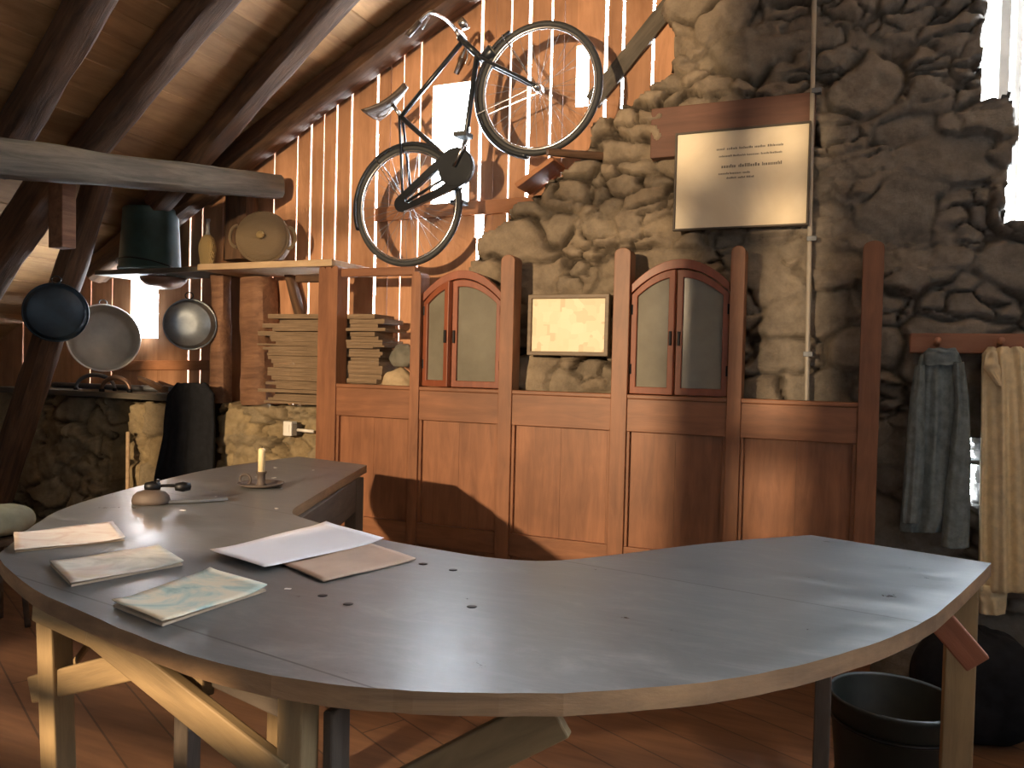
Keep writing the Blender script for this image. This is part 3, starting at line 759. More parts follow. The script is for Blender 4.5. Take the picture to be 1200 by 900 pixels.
# switch and its pipe
c = at(340,502,3.955)
t = thing('wall_switch', (c.x,3.95,c.z-.03), 'small white wall switch with stub of pipe on the low stone wall', 'switch')
MB().box((c.x-.032,3.925,c.z-.045), (c.x+.032,3.985,c.z+.045)).build('box', M_white, t, bevel=.006)
MB().box((c.x-.018,3.920,c.z-.025), (c.x+.018,3.926,c.z+.025)).build('rocker', M_white, t, bevel=.002)
MB().box((c.x+.034,3.93,c.z-.04), (c.x+.07,3.985,c.z+.03)).build('bracket', M_dark, t, bevel=.003)
MB().tube([(c.x+.07,3.94,c.z-.005),(c.x+.19,3.94,c.z-.008)], .010, 10).build('pipe', M_white, t, True)

# ------------------------------------------------------------------ the wooden partition
PX = []
for (pl_, pr_, py) in ((374,396,380),(481,492,440),(586,602,400),(718,737,400),(854,871,400),(1008,1033,400)):
    PX.append((at(pl_,py,YP).x, at(pr_,py,YP).x))
PTOP = [1.985, 1.93, 2.005, 2.02, 2.01, 2.01]; DEP = .105
part = thing('wooden_partition', ((PX[0][0]+PX[-1][1])/2, YP, 0), 'reddish wooden counter partition with panels, tall posts and arched glazed casements', 'partition')
RT, RB, BT = 1.280, 1.092, .505
for i, (a, c_) in enumerate(PX):
    top = PTOP[i]; w = c_-a
    poly = [(a,0),(c_,0),(c_,top-.03)]
    if i == 0:   # scalloped head
        for k in range(3):
            x1_ = c_-w*k/3; x2_ = c_-w*(k+1)/3
            for q in range(7):
                an = math.pi*q/6; poly.append(((x1_+x2_)/2+(w/6)*math.cos(an), top-.03+.024*math.sin(an)))
    else:        # rounded head
        for q in range(1,8):
            an = math.pi*q/8; poly.append(((a+c_)/2+w/2*math.cos(an), top-.03+.03*math.sin(an)))
    poly.append((a,top-.03))
    MB().prism(poly, DEP, Matrix.Translation((0,YP-.012,0))).build('post', M_part, part, bevel=.003)
for i in range(5):
    a, c_ = PX[i][1], PX[i+1][0]
    MB().box((a-.002,YP,RB), (c_+.002,YP+.07,RT-.022)).build('middle_rail', M_parth, part, bevel=.003)
    MB().box((a-.002,YP-.006,RT-.0215), (c_+.002,YP+.082,RT)).build('rail_cap', M_parth, part, bevel=.004)
    MB().box((a-.002,YP,BT-.12), (c_+.002,YP+.07,BT)).build('bottom_rail', M_parth, part, bevel=.003)
    MB().box((a,YP,0), (c_,YP+.07,.10)).build('sill', M_parth, part, bevel=.003)
    # stiles and a panel of upright boards
    MB().box((a,YP+.004,BT+.001), (a+.016,YP+.065,RB-.001)).build('stile', M_part, part, bevel=.002)
    MB().box((c_-.016,YP+.004,BT+.001), (c_,YP+.065,RB-.001)).build('stile', M_part, part, bevel=.002)
    mb = MB(); nb = 2; ww = (c_-a-.032)/nb
    for k in range(nb): mb.box((a+.016+ww*k+.0004,YP+.026+.0006*(k%2),BT), (a+.016+ww*(k+1)-.0004,YP+.045,RB))
    mb.build('panel', M_part, part)
    MB().box((a,YP+.03,.10), (c_,YP+.045,BT-.12)).build('lower_panel', M_part, part)
# top rail of the first bay
p0_, p1_ = at(338,326,YP+.05), at(486,317,YP+.05)
MB().box((PX[0][1]-.002,YP+.02,p1_.z-.03), (PX[1][0]+.002,YP+.06,p1_.z+.02)).build('top_rail', M_parth, part, bevel=.006)
MB().box((PX[0][0]-.20,YP+.02,p0_.z-.03), (PX[0][0]+.002,YP+.06,p0_.z+.018)).build('top_rail', M_beam, part, bevel=.006)

def leaf(x0, x1, z0, side, W, z1, peak, hinge_x, ang, mat, glass_mat):
    """half of an arched casement between x0 and x1; the arch spans W about its middle"""
    xc = W[0]; hw = W[1]
    arch = lambda x, o=0: z1+(peak-z1)*(1-((x-xc)/hw)**2)-o
    n = 16; st_ = .030
    def outline(o):
        l, r_ = x0+o, x1-o
        pts = [(l,z0+o*1.2),(r_,z0+o*1.2)]
        for k in range(n+1):
            x = r_+(l-r_)*k/n; pts.append((x, arch(x,o*1.25)))
        return pts
    Mh = Matrix.Translation((hinge_x,YP+.016,0)) @ Matrix.Rotation(ang,4,'Z') @ Matrix.Translation((-hinge_x,0,0))
    lf = MB().ring(outline(0), outline(st_), .034, Mh).build('casement', mat, part, bevel=.003); sub(lf, part)
    lf['label'] = 'glazed casement leaf'
    MB().prism(outline(st_-.004), .006, Mh @ Matrix.Translation((0,.016,0))).build('pane', glass_mat, lf)
    mx = x1-st_/2 if side < 0 else x0+st_/2
    MB().box((mx-.006,-.014,z0+.245), (mx+.006,.0,z0+.315), Mh).build('latch', M_iron, lf, bevel=.002)
    for hz in (z0+.10, z0+.40): MB().tube([Mh @ Vector((hinge_x,.002,hz)), Mh @ Vector((hinge_x,.002,hz+.05))], .006, 8).build('hinge', M_iron, lf)
    return lf
for bay, angs, fr in ((1,(-.20,0.0),.38), (3,(-.13,0.0),.47)):
    a, c_ = PX[bay][1]+.004, PX[bay+1][0]-.004
    mid = (a+c_)/2; hw = (c_-a)/2
    z1 = RT+.475; pk = RT+.60
    if bay == 3: z1 = RT+.505; pk = RT+.625
    # arched head over the leaves
    n = 20; up, lo = [], []
    for k in range(n+1):
        x = a+(c_-a)*k/n; s_ = 1-((x-mid)/hw)**2
        lo.append((x, z1+(pk-z1)*s_+.006)); up.append((x, z1+(pk-z1)*s_+.052))
    MB().prism(lo+up[::-1], .05, Matrix.Translation((0,YP+.008,0))).build('arched_head', M_leaf, part, bevel=.003)
    spl = a+(c_-a)*fr
    leaf(a, spl-.002, RT+.004, -1, (mid,hw), z1, pk, a+.004, angs[0], M_leaf, M_frost)
    leaf(spl+.002, c_, RT+.004, 1, (mid,hw), z1, pk, c_-.004, angs[1], M_leaf, M_frost)

# ------------------------------------------------------------------ on the stone wall
def framed(name, pts, y, fw_, dep, mframe, msheet, label, cat, backdrop=False):
    (xa, za), (xb, zb) = pts
    t = thing(name, ((xa+xb)/2,y,za), label, cat)
    mb = MB(); mb.ring([(xa,za),(xb,za),(xb,zb),(xa,zb)], [(xa+fw_,za+fw_),(xb-fw_,za+fw_),(xb-fw_,zb-fw_),(xa+fw_,zb-fw_)], dep, Matrix.Translation((0,y,0)))
    mb.build('frame', mframe, t, bevel=.003)
    sheet = MB().box((xa+fw_-.002,y+dep*.45,za+fw_-.002), (xb-fw_+.002,y+dep*.6,zb-fw_+.002)).build('sheet', msheet, t)
    MB().box((xa+.004,y+dep*.65,za+.004), (xb-.004,y+dep*.95,zb-.004)).build('backing', M_frame_dark, t)
    return t, sheet
ysg = YS-.10
a = at(788,270,ysg); c_ = at(951,140,ysg); b2 = at(788,157,ysg)
SG = ((a.x, (at(788,271,ysg).z+at(951,263,ysg).z)/2), (c_.x, (c_.z+b2.z)/2))
t, sheet = framed('wall_sign', SG, ysg, .010, .025, M_frame_dark, M_sign, 'large pale sign board in thin dark frame on the stone wall', 'sign')
mb = MB(); rw = random.Random(3)
(xa, za), (xb, zb) = SG; W_, H_ = xb-xa, zb-za
def text_row(zf, x0f, x1f, h, wmin, wmax):
    mb = MB()
    x = xa+W_*x0f
    while x < xa+W_*x1f:
        w = rw.uniform(wmin,wmax)
        xx = x
        while xx < x+w:
            g = rw.uniform(.004,.009)*h/.012; hh = h*rw.choice((.7,.7,1.0))
            mb.box((xx,ysg+.0100,za+H_*zf), (xx+g*.75,ysg+.0111,za+H_*zf+hh)); xx += g*1.1
        x += w+h*.9
    mb.build('text_line', M_ink, t)
text_row(.79, .32, .74, .011, .03, .07); text_row(.72, .34, .72, .009, .03, .07)
text_row(.61, .36, .76, .016, .05, .10); text_row(.545, .34, .58, .010, .03, .06); text_row(.50, .40, .56, .009, .03, .06)
c = at(858,231,ysg)
ysp = YS-.085
SP = ((at(617,417,ysp).x, at(617,416,ysp).z), (at(712,417,ysp).x, at(712,344,ysp).z))
framed('framed_document', SP, ysp, .022, .035, M_framebrown, M_signp, 'small old framed document seen between the two arched casements', 'picture')
la = at(762,186,YS-.035); lb_ = at(956,118,YS-.035)
o = MB().box((la.x,YS-.045,at(762,186,YS-.035).z), (lb_.x,YS+.02,at(764,128,YS-.035).z)).build('wood_lintel', M_lintel, bevel=.006); recentre(o); tag(o, 'reddish timber lintel set in the stones behind the large sign', 'lintel')
pa, pb = at(955,-40,YS-.055), at(945,474,YS-.055)
t = thing('conduit_pipe', (pb.x,YS-.055,.6), 'thin pale conduit pipe running up the stone wall behind the sign', 'pipe')
MB().tube([(pb.x,YS-.055,.6),(pb.x,YS-.055,pb.z),(pa.x,YS-.055,pa.z)], .011, 12).build('tube', M_pipe, t, True)
for zz in (1.5, 2.05, 2.75): MB().box((pb.x-.022,YS-.068,zz-.012), (pb.x+.022,YS-.03,zz+.012)).build('clip', M_grey, t, bevel=.002)
# peg that carries the front wheel
pg0, pg1 = at(655,178,YS-.06), at(700,172,YS-.03)
o = log('wooden_peg', Vector((pg0.x-.02,3.90,pg0.z-.03)), Vector((pg1.x,4.14,pg0.z-.01)), .018, .022, M_beam, .2, .15, 51, 12, 12); tag(o, 'dark wooden peg sticking out of the stone wall under the front bicycle wheel', 'peg')

# ------------------------------------------------------------------ the bicycle on the gable
YB = 4.0
def bp(zx, zy, dy=0): q = at(420+zx/2.8133, zy/2.8133, YB); return Vector((q.x, YB+dy, q.z))
RH = at(478,241.5,YB); FH = at(631,104,YB)
BBk = bp(338,562); seat_c = bp(140,385); headT = bp(345,135); headB = bp(392,180); crown = bp(405,195)
ax = (FH-RH).normalized(); upv = Vector((-ax.z,0,ax.x))
bk = thing('bicycle', ((RH.x+FH.x)/2,YB,RH.z-.36), 'old dark bicycle hung tilted on the plank gable, front wheel high', 'bicycle')
def circ(c, r, n, dy=0, a0=0, a1=2*math.pi): return [Vector((c.x+r*math.cos(a0+(a1-a0)*k/n), c.y+dy, c.z+r*math.sin(a0+(a1-a0)*k/n))) for k in range(n+(0 if a1-a0 > 6.28 else 1))]
def wheel(c, r, lab):
    rim = MB().tube(circ(c, r-.034, 64), .011, 8, closed=True).build('wheel', M_chrome, bk, True); sub(rim, bk); rim['label'] = lab
    MB().tube(circ(c, r-.016, 72), .018, 12, closed=True).build('tyre', M_tire, rim, True)
    MB().tube([c+Vector((0,-.05,0)), c+Vector((0,-.03,0)), c+Vector((0,.03,0)), c+Vector((0,.05,0))], [.012,.024,.024,.012], 14).build('hub', M_chrome, rim, True)
    mb = MB()
    for k in range(32):
        a = 2*math.pi*k/32; s = 1 if k % 2 else -1; a2 = a+(.45 if (k//2) % 2 else -.45)
        mb.tube([c+Vector((.022*math.cos(a2), s*.028, .022*math.sin(a2))), c+Vector(((r-.04)*math.cos(a), 0, (r-.04)*math.sin(a)))], .0012, 4)
    mb.build('spokes', M_spoke, rim)
    return rim
RW = .352
wheel(RH, RW, 'rear wheel'); wheel(FH, RW+.008, 'front wheel')
mb = MB()
for a_, b_, r_ in ((seat_c, headT, .014), (BBk, headB, .016), (BBk, seat_c, .015)): mb.tube([a_, b_], r_, 12)
mb.tube([headT+(headT-headB)*.25, headB+(headB-headT)*.1], .019, 12)
for s in (-1, 1):
    mb.tube([RH+Vector((0,s*.055,0)), seat_c+Vector((0,s*.018,0))], .008, 8)
    mb.tube([RH+Vector((0,s*.055,0)), BBk+Vector((0,s*.025,0))], .009, 8)
mb.tube([BBk+Vector((0,-.036,0)), BBk+Vector((0,.036,0))], .022, 14)
mb.build('frame', M_bike, bk, True)
mb = MB()
fo = (FH-headB).normalized()
for s in (-1, 1):
    mb.tube(spline([crown+Vector((0,s*.03,0)), crown+fo*.05+Vector((0,s*.045,0)), FH-fo*.12+Vector((0,s*.048,0)), FH+Vector((0,s*.05,0))]), .010, 8)
mb.tube([crown+Vector((0,-.04,0)), crown+Vector((0,.04,0))], .016, 10)
mb.build('fork', M_bike, bk, True)
stem = bp(322,98); hbc = stem
gr = at(488,23,YB-.28); gr2 = Vector((2*hbc.x-gr.x*0-hbc.x, 0, 0))
dirb = -ax
bar = []
for s in (-1, 1):
    pts = spline([hbc, hbc+Vector((0,s*.10,0))+upv*.03, hbc+Vector((0,s*.22,0))+upv*.035-ax*.03, hbc+Vector((0,s*.26,0))+upv*.01-ax*.11])
    bar.append(pts)
mb = MB(); mb.tube(bar[0][::-1]+bar[1][1:], .011, 10); mb.tube([hbc, headT+(headT-headB)*.3], .012, 10)
hbar = mb.build('handlebar', M_chrome, bk, True); sub(hbar, bk); hbar['label'] = 'chrome handlebar'
for s in (0, 1):
    p = bar[s][-1]; d = (bar[s][-1]-bar[s][-4]).normalized()
    MB().tube([p-d*.01, p+d*.09], .016, 12).build('grip', M_leather, hbar, True)
    MB().tube(spline([bar[s][-6]+upv*-.02, bar[s][-3]-upv*.035+ax*.01, bar[s][-1]-upv*.04]), .005, 8).build('brake_lever', M_chrome, hbar, True)
c = bp(345,82); m_, _ = frame_x(c, c+ax*.1)
MB().lathe([(0,-.02),(.03,-.015),(.036,.01),(.034,.025),(0,.028)], m_ @ Matrix.Rotation(math.pi/2,4,'Y'), 24).build('bell', M_chrome, bk, True)
c = bp(432,180); m_, _ = frame_x(c, c+ax*.1)
lampo = MB().lathe([(.012,-.06),(.036,-.03),(.042,.02),(.040,.03)], m_ @ Matrix.Rotation(math.pi/2,4,'Y'), 24).build('lamp', M_bike, bk, True); sub(lampo, bk)
MB().lathe([(.039,.029),(.03,.036),(0,.040)], m_ @ Matrix.Rotation(math.pi/2,4,'Y'), 24).build('lamp_glass', M_frost, lampo, True)
# saddle
s_up = bp(118,335)
MB().tube([seat_c, seat_c+upv*.10], .012, 10).build('seat_post', M_chrome, bk, True)
sad = MB(); v = []; f = []; n = 12; nn = 14
sb = seat_c+upv*.115
for i in range(n+1):
    t_ = i/n; xx = -.15+.28*t_; w = .085*(1-t_)**1.2+.018; zc_ = .035*(1-t_)**2.5+.012*math.sin(math.pi*t_)*-1+.02*t_
    for k in range(nn):
        a_ = 2*math.pi*k/nn
        q = sb+ax*xx+Vector((0,w*math.cos(a_),0))+upv*(zc_+(.014 if math.sin(a_) > 0 else .030)*math.sin(a_))
        v.append(q)
for i in range(n):
    for k in range(nn): f.append((i*nn+k, i*nn+(k+1)%nn, (i+1)*nn+(k+1)%nn, (i+1)*nn+k))
f += [tuple(range(nn))[::-1], tuple(n*nn+k for k in range(nn))]
sad.add(v, f); so = sad.build('saddle', M_leather, bk, True); sub(so, bk)
MB().tube(spline([sb-ax*.12-upv*.01, sb-ax*.05-upv*.04, sb+ax*.11-upv*.0]), .005, 8).build('saddle_spring', M_chrome, so, True)
# mudguards
def fender(c, r, a0, a1, lab):
    v = []; f = []; n = 40; prof = [(-.028,-.012),(-.022,.004),(-.01,.011),(.01,.011),(.022,.004),(.028,-.012),(.026,-.014),(0,.006),(-.026,-.014)]
    for k in range(n+1):
        a = a0+(a1-a0)*k/n
        for (dy, dr) in prof: v.append((c.x+(r+dr)*math.cos(a), c.y+dy, c.z+(r+dr)*math.sin(a)))
    m = len(prof)
    for k in range(n):
        for e in range(m): f.append((k*m+e, k*m+(e+1)%m, (k+1)*m+(e+1)%m, (k+1)*m+e))
    f += [tuple(range(m))[::-1], tuple(n*m+e for e in range(m))]
    o = MB().add(v, f).build('mudguard', M_bike, bk, True); sub(o, bk); o['label'] = lab
    for a in (a0+.12, (a0*.45+a1*.55)):
        for s in (-1, 1): MB().tube([c+Vector((0,s*.045,0)), Vector((c.x+(r+.005)*math.cos(a), c.y+s*.026, c.z+(r+.005)*math.sin(a)))], .003, 6).build('stay', M_chrome, o)
    return o
fender(RH, RW+.008, math.radians(38), math.radians(200), 'rear mudguard'); fender(FH, RW+.018, math.radians(118), math.radians(262), 'front mudguard')
# chain guard: a loop from crank to rear hub, closed round the crank
def hull(c1, r1, c2, r2, n=14):
    d = c2-c1; an = math.atan2(d.z, d.x); of = math.acos((r1-r2)/d.length)
    pts = []
    for k in range(n+1):
        a = an+of+(2*math.pi-2*of)*k/n; pts.append((c1.x+r1*math.cos(a), c1.z+r1*math.sin(a)))
    for k in range(n+1):
        a = an-of+2*of*k/n; pts.append((c2.x+r2*math.cos(a), c2.z+r2*math.sin(a)))
    return pts
cg = MB(); cg.ring(hull(BBk,.112,RH,.048), hull(BBk+(RH-BBk)*.28,.050,RH-(RH-BBk)*.12,.020), .03, Matrix.Translation((0,YB-.075,0)))
cg.prism([(BBk.x+.105*math.cos(2*math.pi*k/32), BBk.z+.105*math.sin(2*math.pi*k/32)) for k in range(32)], .024, Matrix.Translation((0,YB-.078,0)))
cg.build('chain_guard', M_bike, bk, bevel=.003)
pd = Vector((math.cos(1.05),0,math.sin(1.05)))
for s in (-1, 1):
    p = BBk+pd*.17*(-s)+Vector((0,s*.095,0))
    cr = MB().tube([BBk+Vector((0,s*.09,0)), p], [.011,.009], 10).build('crank', M_chrome, bk, True); sub(cr, bk)
    m_, _ = frame_x(p+Vector((0,s*.01,0)), p+Vector((0,s*.1,0)))
    MB().box((0,-.04,-.013), (.09,.04,.013), m_).build('pedal', M_tire, cr, bevel=.004)
# hooks that carry the bicycle
tag(bk, None)

# ------------------------------------------------------------------ coats
ra, rb_ = at(1066,402,YS-.06), at(1215,398,YS-.06)
t = thing('coat_rail', (ra.x,YS-.06,ra.z-.05), 'reddish wooden peg rail on the right of the stone wall, holding two garments', 'coat rail')
MB().box((ra.x,YS-.075,ra.z-.045), (rb_.x,YS-.02,ra.z+.045)).build('board', M_rail, t, bevel=.006)
for px in (1098, 1172): q = at(px,404,YS-.09); MB().tube([(q.x,YS-.076,q.z),(q.x,YS-.13,q.z+.02)], [.011,.014], 10).build('peg', M_rail, t, True)
ct = at(1098,640,YS-.11)
t = thing('blue_grey_coat', (ct.x,YS-.10,ct.z), 'faded blue-grey work coat hanging from the peg rail, left of the cream garment', 'coat')
yc = YS-.10
cloth('body', [(411,1086,1122),(418,1078,1126),(440,1072,1130),(500,1065,1134),(560,1059,1134),(600,1056,1132),(622,1054,1122)], yc, M_coat, None, None, [(2.5,.8,.05),(5,.35,.3)], .022, .055, parent=t, seed=1)
cloth('sleeve', [(425,1116,1130),(470,1119,1136),(540,1112,1138),(600,1105,1137),(641,1103,1136)], yc-.055, M_coat, None, None, [(1.5,.6,.2),(3,.3,.5)], .010, .045, parent=t, seed=2, nu=28)
cloth('sleeve', [(428,1072,1084),(470,1066,1084),(540,1060,1084),(590,1057,1080),(612,1056,1079)], yc-.05, M_coat, None, None, [(1.5,.6,.7),(3,.3,.1)], .010, .04, parent=t, seed=3, nu=28)
cloth('collar', [(408,1088,1120),(414,1083,1124),(428,1084,1122)], yc-.05, M_coat, None, None, [(2,.5,.3)], .008, .03, parent=t, seed=4, nu=28, nv=16)
ct = at(1175,715,YS-.11)
t = thing('cream_garment', (ct.x,YS-.12,ct.z), 'long cream cloth garment hanging at the right edge beside the blue-grey coat', 'garment')
yc = YS-.12
cloth('body', [(407,1158,1205),(416,1151,1216),(450,1150,1222),(540,1149,1226),(640,1147,1230),(692,1146,1232)], yc, M_cream, None, None, [(3,.9,.15),(6,.4,.4)], .026, .05, parent=t, seed=5)
cloth('lower_panel', [(685,1147,1182),(700,1147,1180),(719,1148,1178)], yc+.005, M_cream, None, None, [(2,.5,.15)], .014, .03, parent=t, seed=6, nu=28, nv=20)
cloth('lapel', [(412,1155,1168),(430,1152,1172),(452,1168,1174)], yc-.06, M_cream, None, None, [(1,.4,.15)], .006, .02, parent=t, seed=7, nu=20, nv=20)

# ------------------------------------------------------------------ the big table
TZ = .93
inner = [(430,545),(400,562),(372,579),(350,592),(343,599),(352,606),(430,628),(520,645),(590,655),(650,657),(720,650),(800,640),(880,632),(950,627)]
outer = [(350,535),(250,549),(150,573),(80,594),(40,615),(10,640),(0,655),(40,690),(120,727),(200,760),(280,783),(360,798),(460,808),(560,812),(660,812),(760,806),(850,796),(930,781),(1000,762),(1060,740),(1110,710),(1162,660)]
O = spline([atz(*p,TZ) for p in outer], 4); I = spline([atz(*p,TZ) for p in inner], 3)
table = thing('curved_work_table', (-1.1,1.9,0), 'large horseshoe-shaped work table with worn blue-grey top on plank trestles', 'table')
# outer ring of points, then back along the inner side
loop = [(p.x,p.y) for p in O]+[(p.x,p.y) for p in I[::-1]]
rj = random.Random(5)
loop = [(x+rj.uniform(-.0015,.0015), y+rj.uniform(-.0015,.0015)) for x, y in loop]
n = len(loop); TH = .034
mb = MB()
base = Vector((-1.1,1.9,0))
bm = bmesh.new()
tv = [bm.verts.new((x+1.1,y-1.9,TZ)) for x, y in loop]
ftop = bm.faces.new(tv)
bvx = [bm.verts.new((x+1.1,y-1.9,TZ-TH)) for x, y in loop]
bm.faces.new(bvx[::-1])
side = [bm.faces.new((tv[i],bvx[i],bvx[(i+1)%n],tv[(i+1)%n])) for i in range(n)]
for f_ in side: f_.material_index = 1
bmesh.ops.triangulate(bm, faces=[f_ for f_ in bm.faces if len(f_.verts) > 4])
bmesh.ops.recalc_face_normals(bm, faces=bm.faces)
me = bpy.data.meshes.new('tabletop'); bm.to_mesh(me); bm.free()
me.materials.append(M_top); me.materials.append(M_edge)
to = bpy.data.objects.new('tabletop', me); col.objects.link(to); to.parent = table; to['label'] = 'worn blue-grey tabletop'
UZ = TZ-TH-.001
def tleg(x, y, w, d, mat=M_leg, dx=0, dy=0): return plank('leg', (x+dx,y+dy,0), (x,y,UZ), w, d, mat, table, Vector((0,1,0)))
def tb(name, a, c_, w, h, mat=M_leg, up=Vector((0,0,1))): return plank(name, a, c_, w, h, mat, table, up)
# left trestle
lg = at(62,715,1.17); tleg(lg.x,1.17,.05,.05, M_leg, .03,.02)
lg2 = Vector((-1.62,1.62,0)); tleg(-1.62,1.62,.05,.05, M_legd)
tb('apron', at(45,705,1.12)*1.0+Vector((0,0,0)), at(150,752,1.10), .026, .075)
a = at(108,735,1.06); c_ = at(335,915,1.00); tb('brace', a, c_, .022, .062, M_leg, Vector((0,0,1)))
a = at(40,807,1.18); c_ = at(228,762,1.13); tb('brace', a, c_, .024, .058)
a = at(84,782,1.24); c_ = at(113,742,1.24); tb('strut', a, c_, .012, .014)
a = at(150,748,1.12); c_ = at(245,792,1.06); tb('apron', a, c_, .026, .075)
lg = at(350,825,1.02); tleg(lg.x,1.02,.05,.045, M_leg)
lgx = lg.x
tb('side_board', Vector((lgx+.045,1.06,UZ-.05)), Vector((lgx+.05,1.06,.30)), .02, .05, M_legd, Vector((0,1,0)))
tb('bearer', Vector((lgx-.30,1.10,UZ-.036)), Vector((lgx+.02,1.02,UZ-.036)), .03, .07, M_legd)
a = at(655,836,1.13); c_ = at(470,930,1.10); tb('brace', a, c_, .022, .072)
# right trestle
lg = at(1130,790,2.29); tleg(lg.x-.012,2.29,.07,.05, M_leg)
tb('brace', at(1098,722,1.93), at(1146,778,1.93), .022, .055, M_legr)
lg = at(965,795,2.2); tleg(lg.x,2.2,.04,.04, M_legd)
tb('bearer', Vector((-.12,2.2,UZ-.04)), Vector((.24,2.22,UZ-.04)), .03, .075, M_legd)
tb('bearer', Vector((-1.45,1.25,UZ-.04)), Vector((-1.52,1.80,UZ-.04)), .04, .075, M_legd)
# left arm
tleg(-2.33,2.95,.06,.06, M_legd); tleg(-2.0,2.95,.06,.06, M_legd)
ia, ib = atz(346,600,TZ), atz(428,548,TZ)
tb('apron', Vector((ia.x-.022,ia.y+.01,UZ-.075)), Vector((ib.x-.022,ib.y-.02,UZ-.075)), .02, .145, M_legd)
tleg(ia.x-.03,ia.y-.02,.06,.05, M_leg)

# ------------------------------------------------------------------ on the table
TT = TZ+.0008
def sheet(name, px, th, mat, label, cat, curl=0, pages=None, z0=None, nu=16, nv=10, lift=0):
    """a stack of paper with the four corners near-left, near-right, far-right, far-left"""
    zb_ = TT if z0 is None else z0
    P = [atz(*p, zb_) for p in px]
    v = []; f = []; N_ = nv+1
    for i in range(nu+1):
        for j in range(nv+1):
            u, w = i/nu, j/nv
            q = (P[0]*(1-u)+P[1]*u)*(1-w)+(P[3]*(1-u)+P[2]*u)*w
            e = curl*(max(0,(.22-u)/.22)**2*.6+max(0,(u-.8)/.2)**2+.5*max(0,(w-.8)/.2)**2)+.0012*math.sin(7*u+3*w)+.0012
            jit = .0012*noise.noise(Vector((u*14,w*14,px[0][0])))
            v.append(Vector((q.x+jit,q.y+jit,zb_+th+e+lift*(1-abs(2*u-1)))))
    o_ = len(v)
    for i in range(nu+1):
        for j in range(nv+1):
            q = v[i*N_+j]; v.append(Vector((q.x,q.y,max(zb_, q.z-th))))
    for i in range(nu):
        for j in range(nv):
            a_, b_, c2, d_ = i*N_+j, (i+1)*N_+j, (i+1)*N_+j+1, i*N_+j+1
            f += [(a_,b_,c2,d_), (o_+a_,o_+d_,o_+c2,o_+b_)]
    for i in range(nu):
        f += [(i*N_,o_+i*N_,o_+(i+1)*N_,(i+1)*N_), (i*N_+nv,(i+1)*N_+nv,o_+(i+1)*N_+nv,o_+i*N_+nv)]
    for j in range(nv):
        f += [(j,j+1,o_+j+1,o_+j), (nu*N_+j,o_+nu*N_+j,o_+nu*N_+j+1,nu*N_+j+1)]
    if pages is None:
        o = MB().add(v, f).build(name, mat, None, True); recentre(o); return tag(o, label, cat)
    c = sum(P, Vector())/4
    t = thing(name, (c.x,c.y,zb_), label, cat)
    cov = MB().add(v, f).build('cover', mat, t, True)
    return t, P
def magazine(px, th, mat, label, curl):
    t, P = sheet('magazine', px, .0015, mat, label, 'magazine', curl, True, TT+th)
    c = sum(P, Vector())/4; mb = MB()
    for k in range(5):
        z = TT+.0006+(th-.0012)*k/5
        s = .985+.004*(k%2)
        Q = [c+(p-c)*s for p in P]
        dz = (th-.0016)/5-.0003
        v = [Vector((q.x,q.y,z)) for q in Q]+[Vector((q.x,q.y,z+dz)) for q in Q]
        mb.add(v, [(0,3,2,1),(4,5,6,7),(0,1,5,4),(1,2,6,5),(2,3,7,6),(3,0,4,7)])
    mb.build('pages', M_pages, t)
    return t
M_pages = plain('aged_pages', (.42,.33,.24), .8, 0, .15, 20, .1)
magazine([(17,646),(147,632),(132,613),(16,626)], .0045, M_magA, 'pale pink old magazine farthest to the left on the table', .003)
magazine([(83,685),(215,660),(186,641),(58,660)], .006, M_magB, 'yellowish grey old magazine between the pink one and the green one', .003)
magazine([(190,731),(313,690),(246,670),(131,708)], .006, M_magC, 'green and cream illustrated magazine nearest the front table edge', .006)
sheet('tan_booklet', [(379,683),(487,657),(431,638),(330,662)], .004, M_brownpaper, 'tan paper booklet lying partly under the white sheet', 'booklet', .001)
sheet('white_paper', [(310,667),(450,634),(382,615),(246,648)], .0012, M_paper, 'large white sheet of paper lying over the tan booklet', 'paper', .006, None, TT+.0062, lift=.001)
# candle and holder
c = atz(306,570,TT)
t = thing('candle_holder', (c.x,c.y,TT), 'dark tin chamberstick holding a candle on the grey table', 'candle holder')
Mx = Matrix.Translation((c.x,c.y,TT))
MB().lathe([(.060,.0005),(.068,.003),(.082,.014),(.085,.014),(.072,.004),(.0,.006)], Mx, 32).build('dish', M_tool, t, True)
MB().lathe([(.022,.005),(.015,.012),(.014,.045),(.020,.052),(.020,.056),(.012,.056)], Mx, 24).build('socket', M_tool, t, True)
MB().tube([Mx @ Vector((-.075-.026*math.cos(a), 0, .020+.020*math.sin(a))) for a in [2*math.pi*k/20 for k in range(20)]], .004, 8, closed=True).build('handle', M_tool, t, True)
t2_ = thing('candle', (c.x,c.y,TT+.045), 'pale yellow unlit candle standing in the dark holder', 'candle')
hc = at(306,525,c.y).z-TT
MB().lathe([(.0125,.046),(.0125,hc-.01),(.011,hc-.003),(.006,hc),(0,hc)], Mx, 20).build('wax', M_candle, t2_, True)
MB().tube([Mx @ Vector((0,0,hc-.002)), Mx @ Vector((.002,0,hc+.007))], .0012, 6).build('wick', M_iron, t2_)
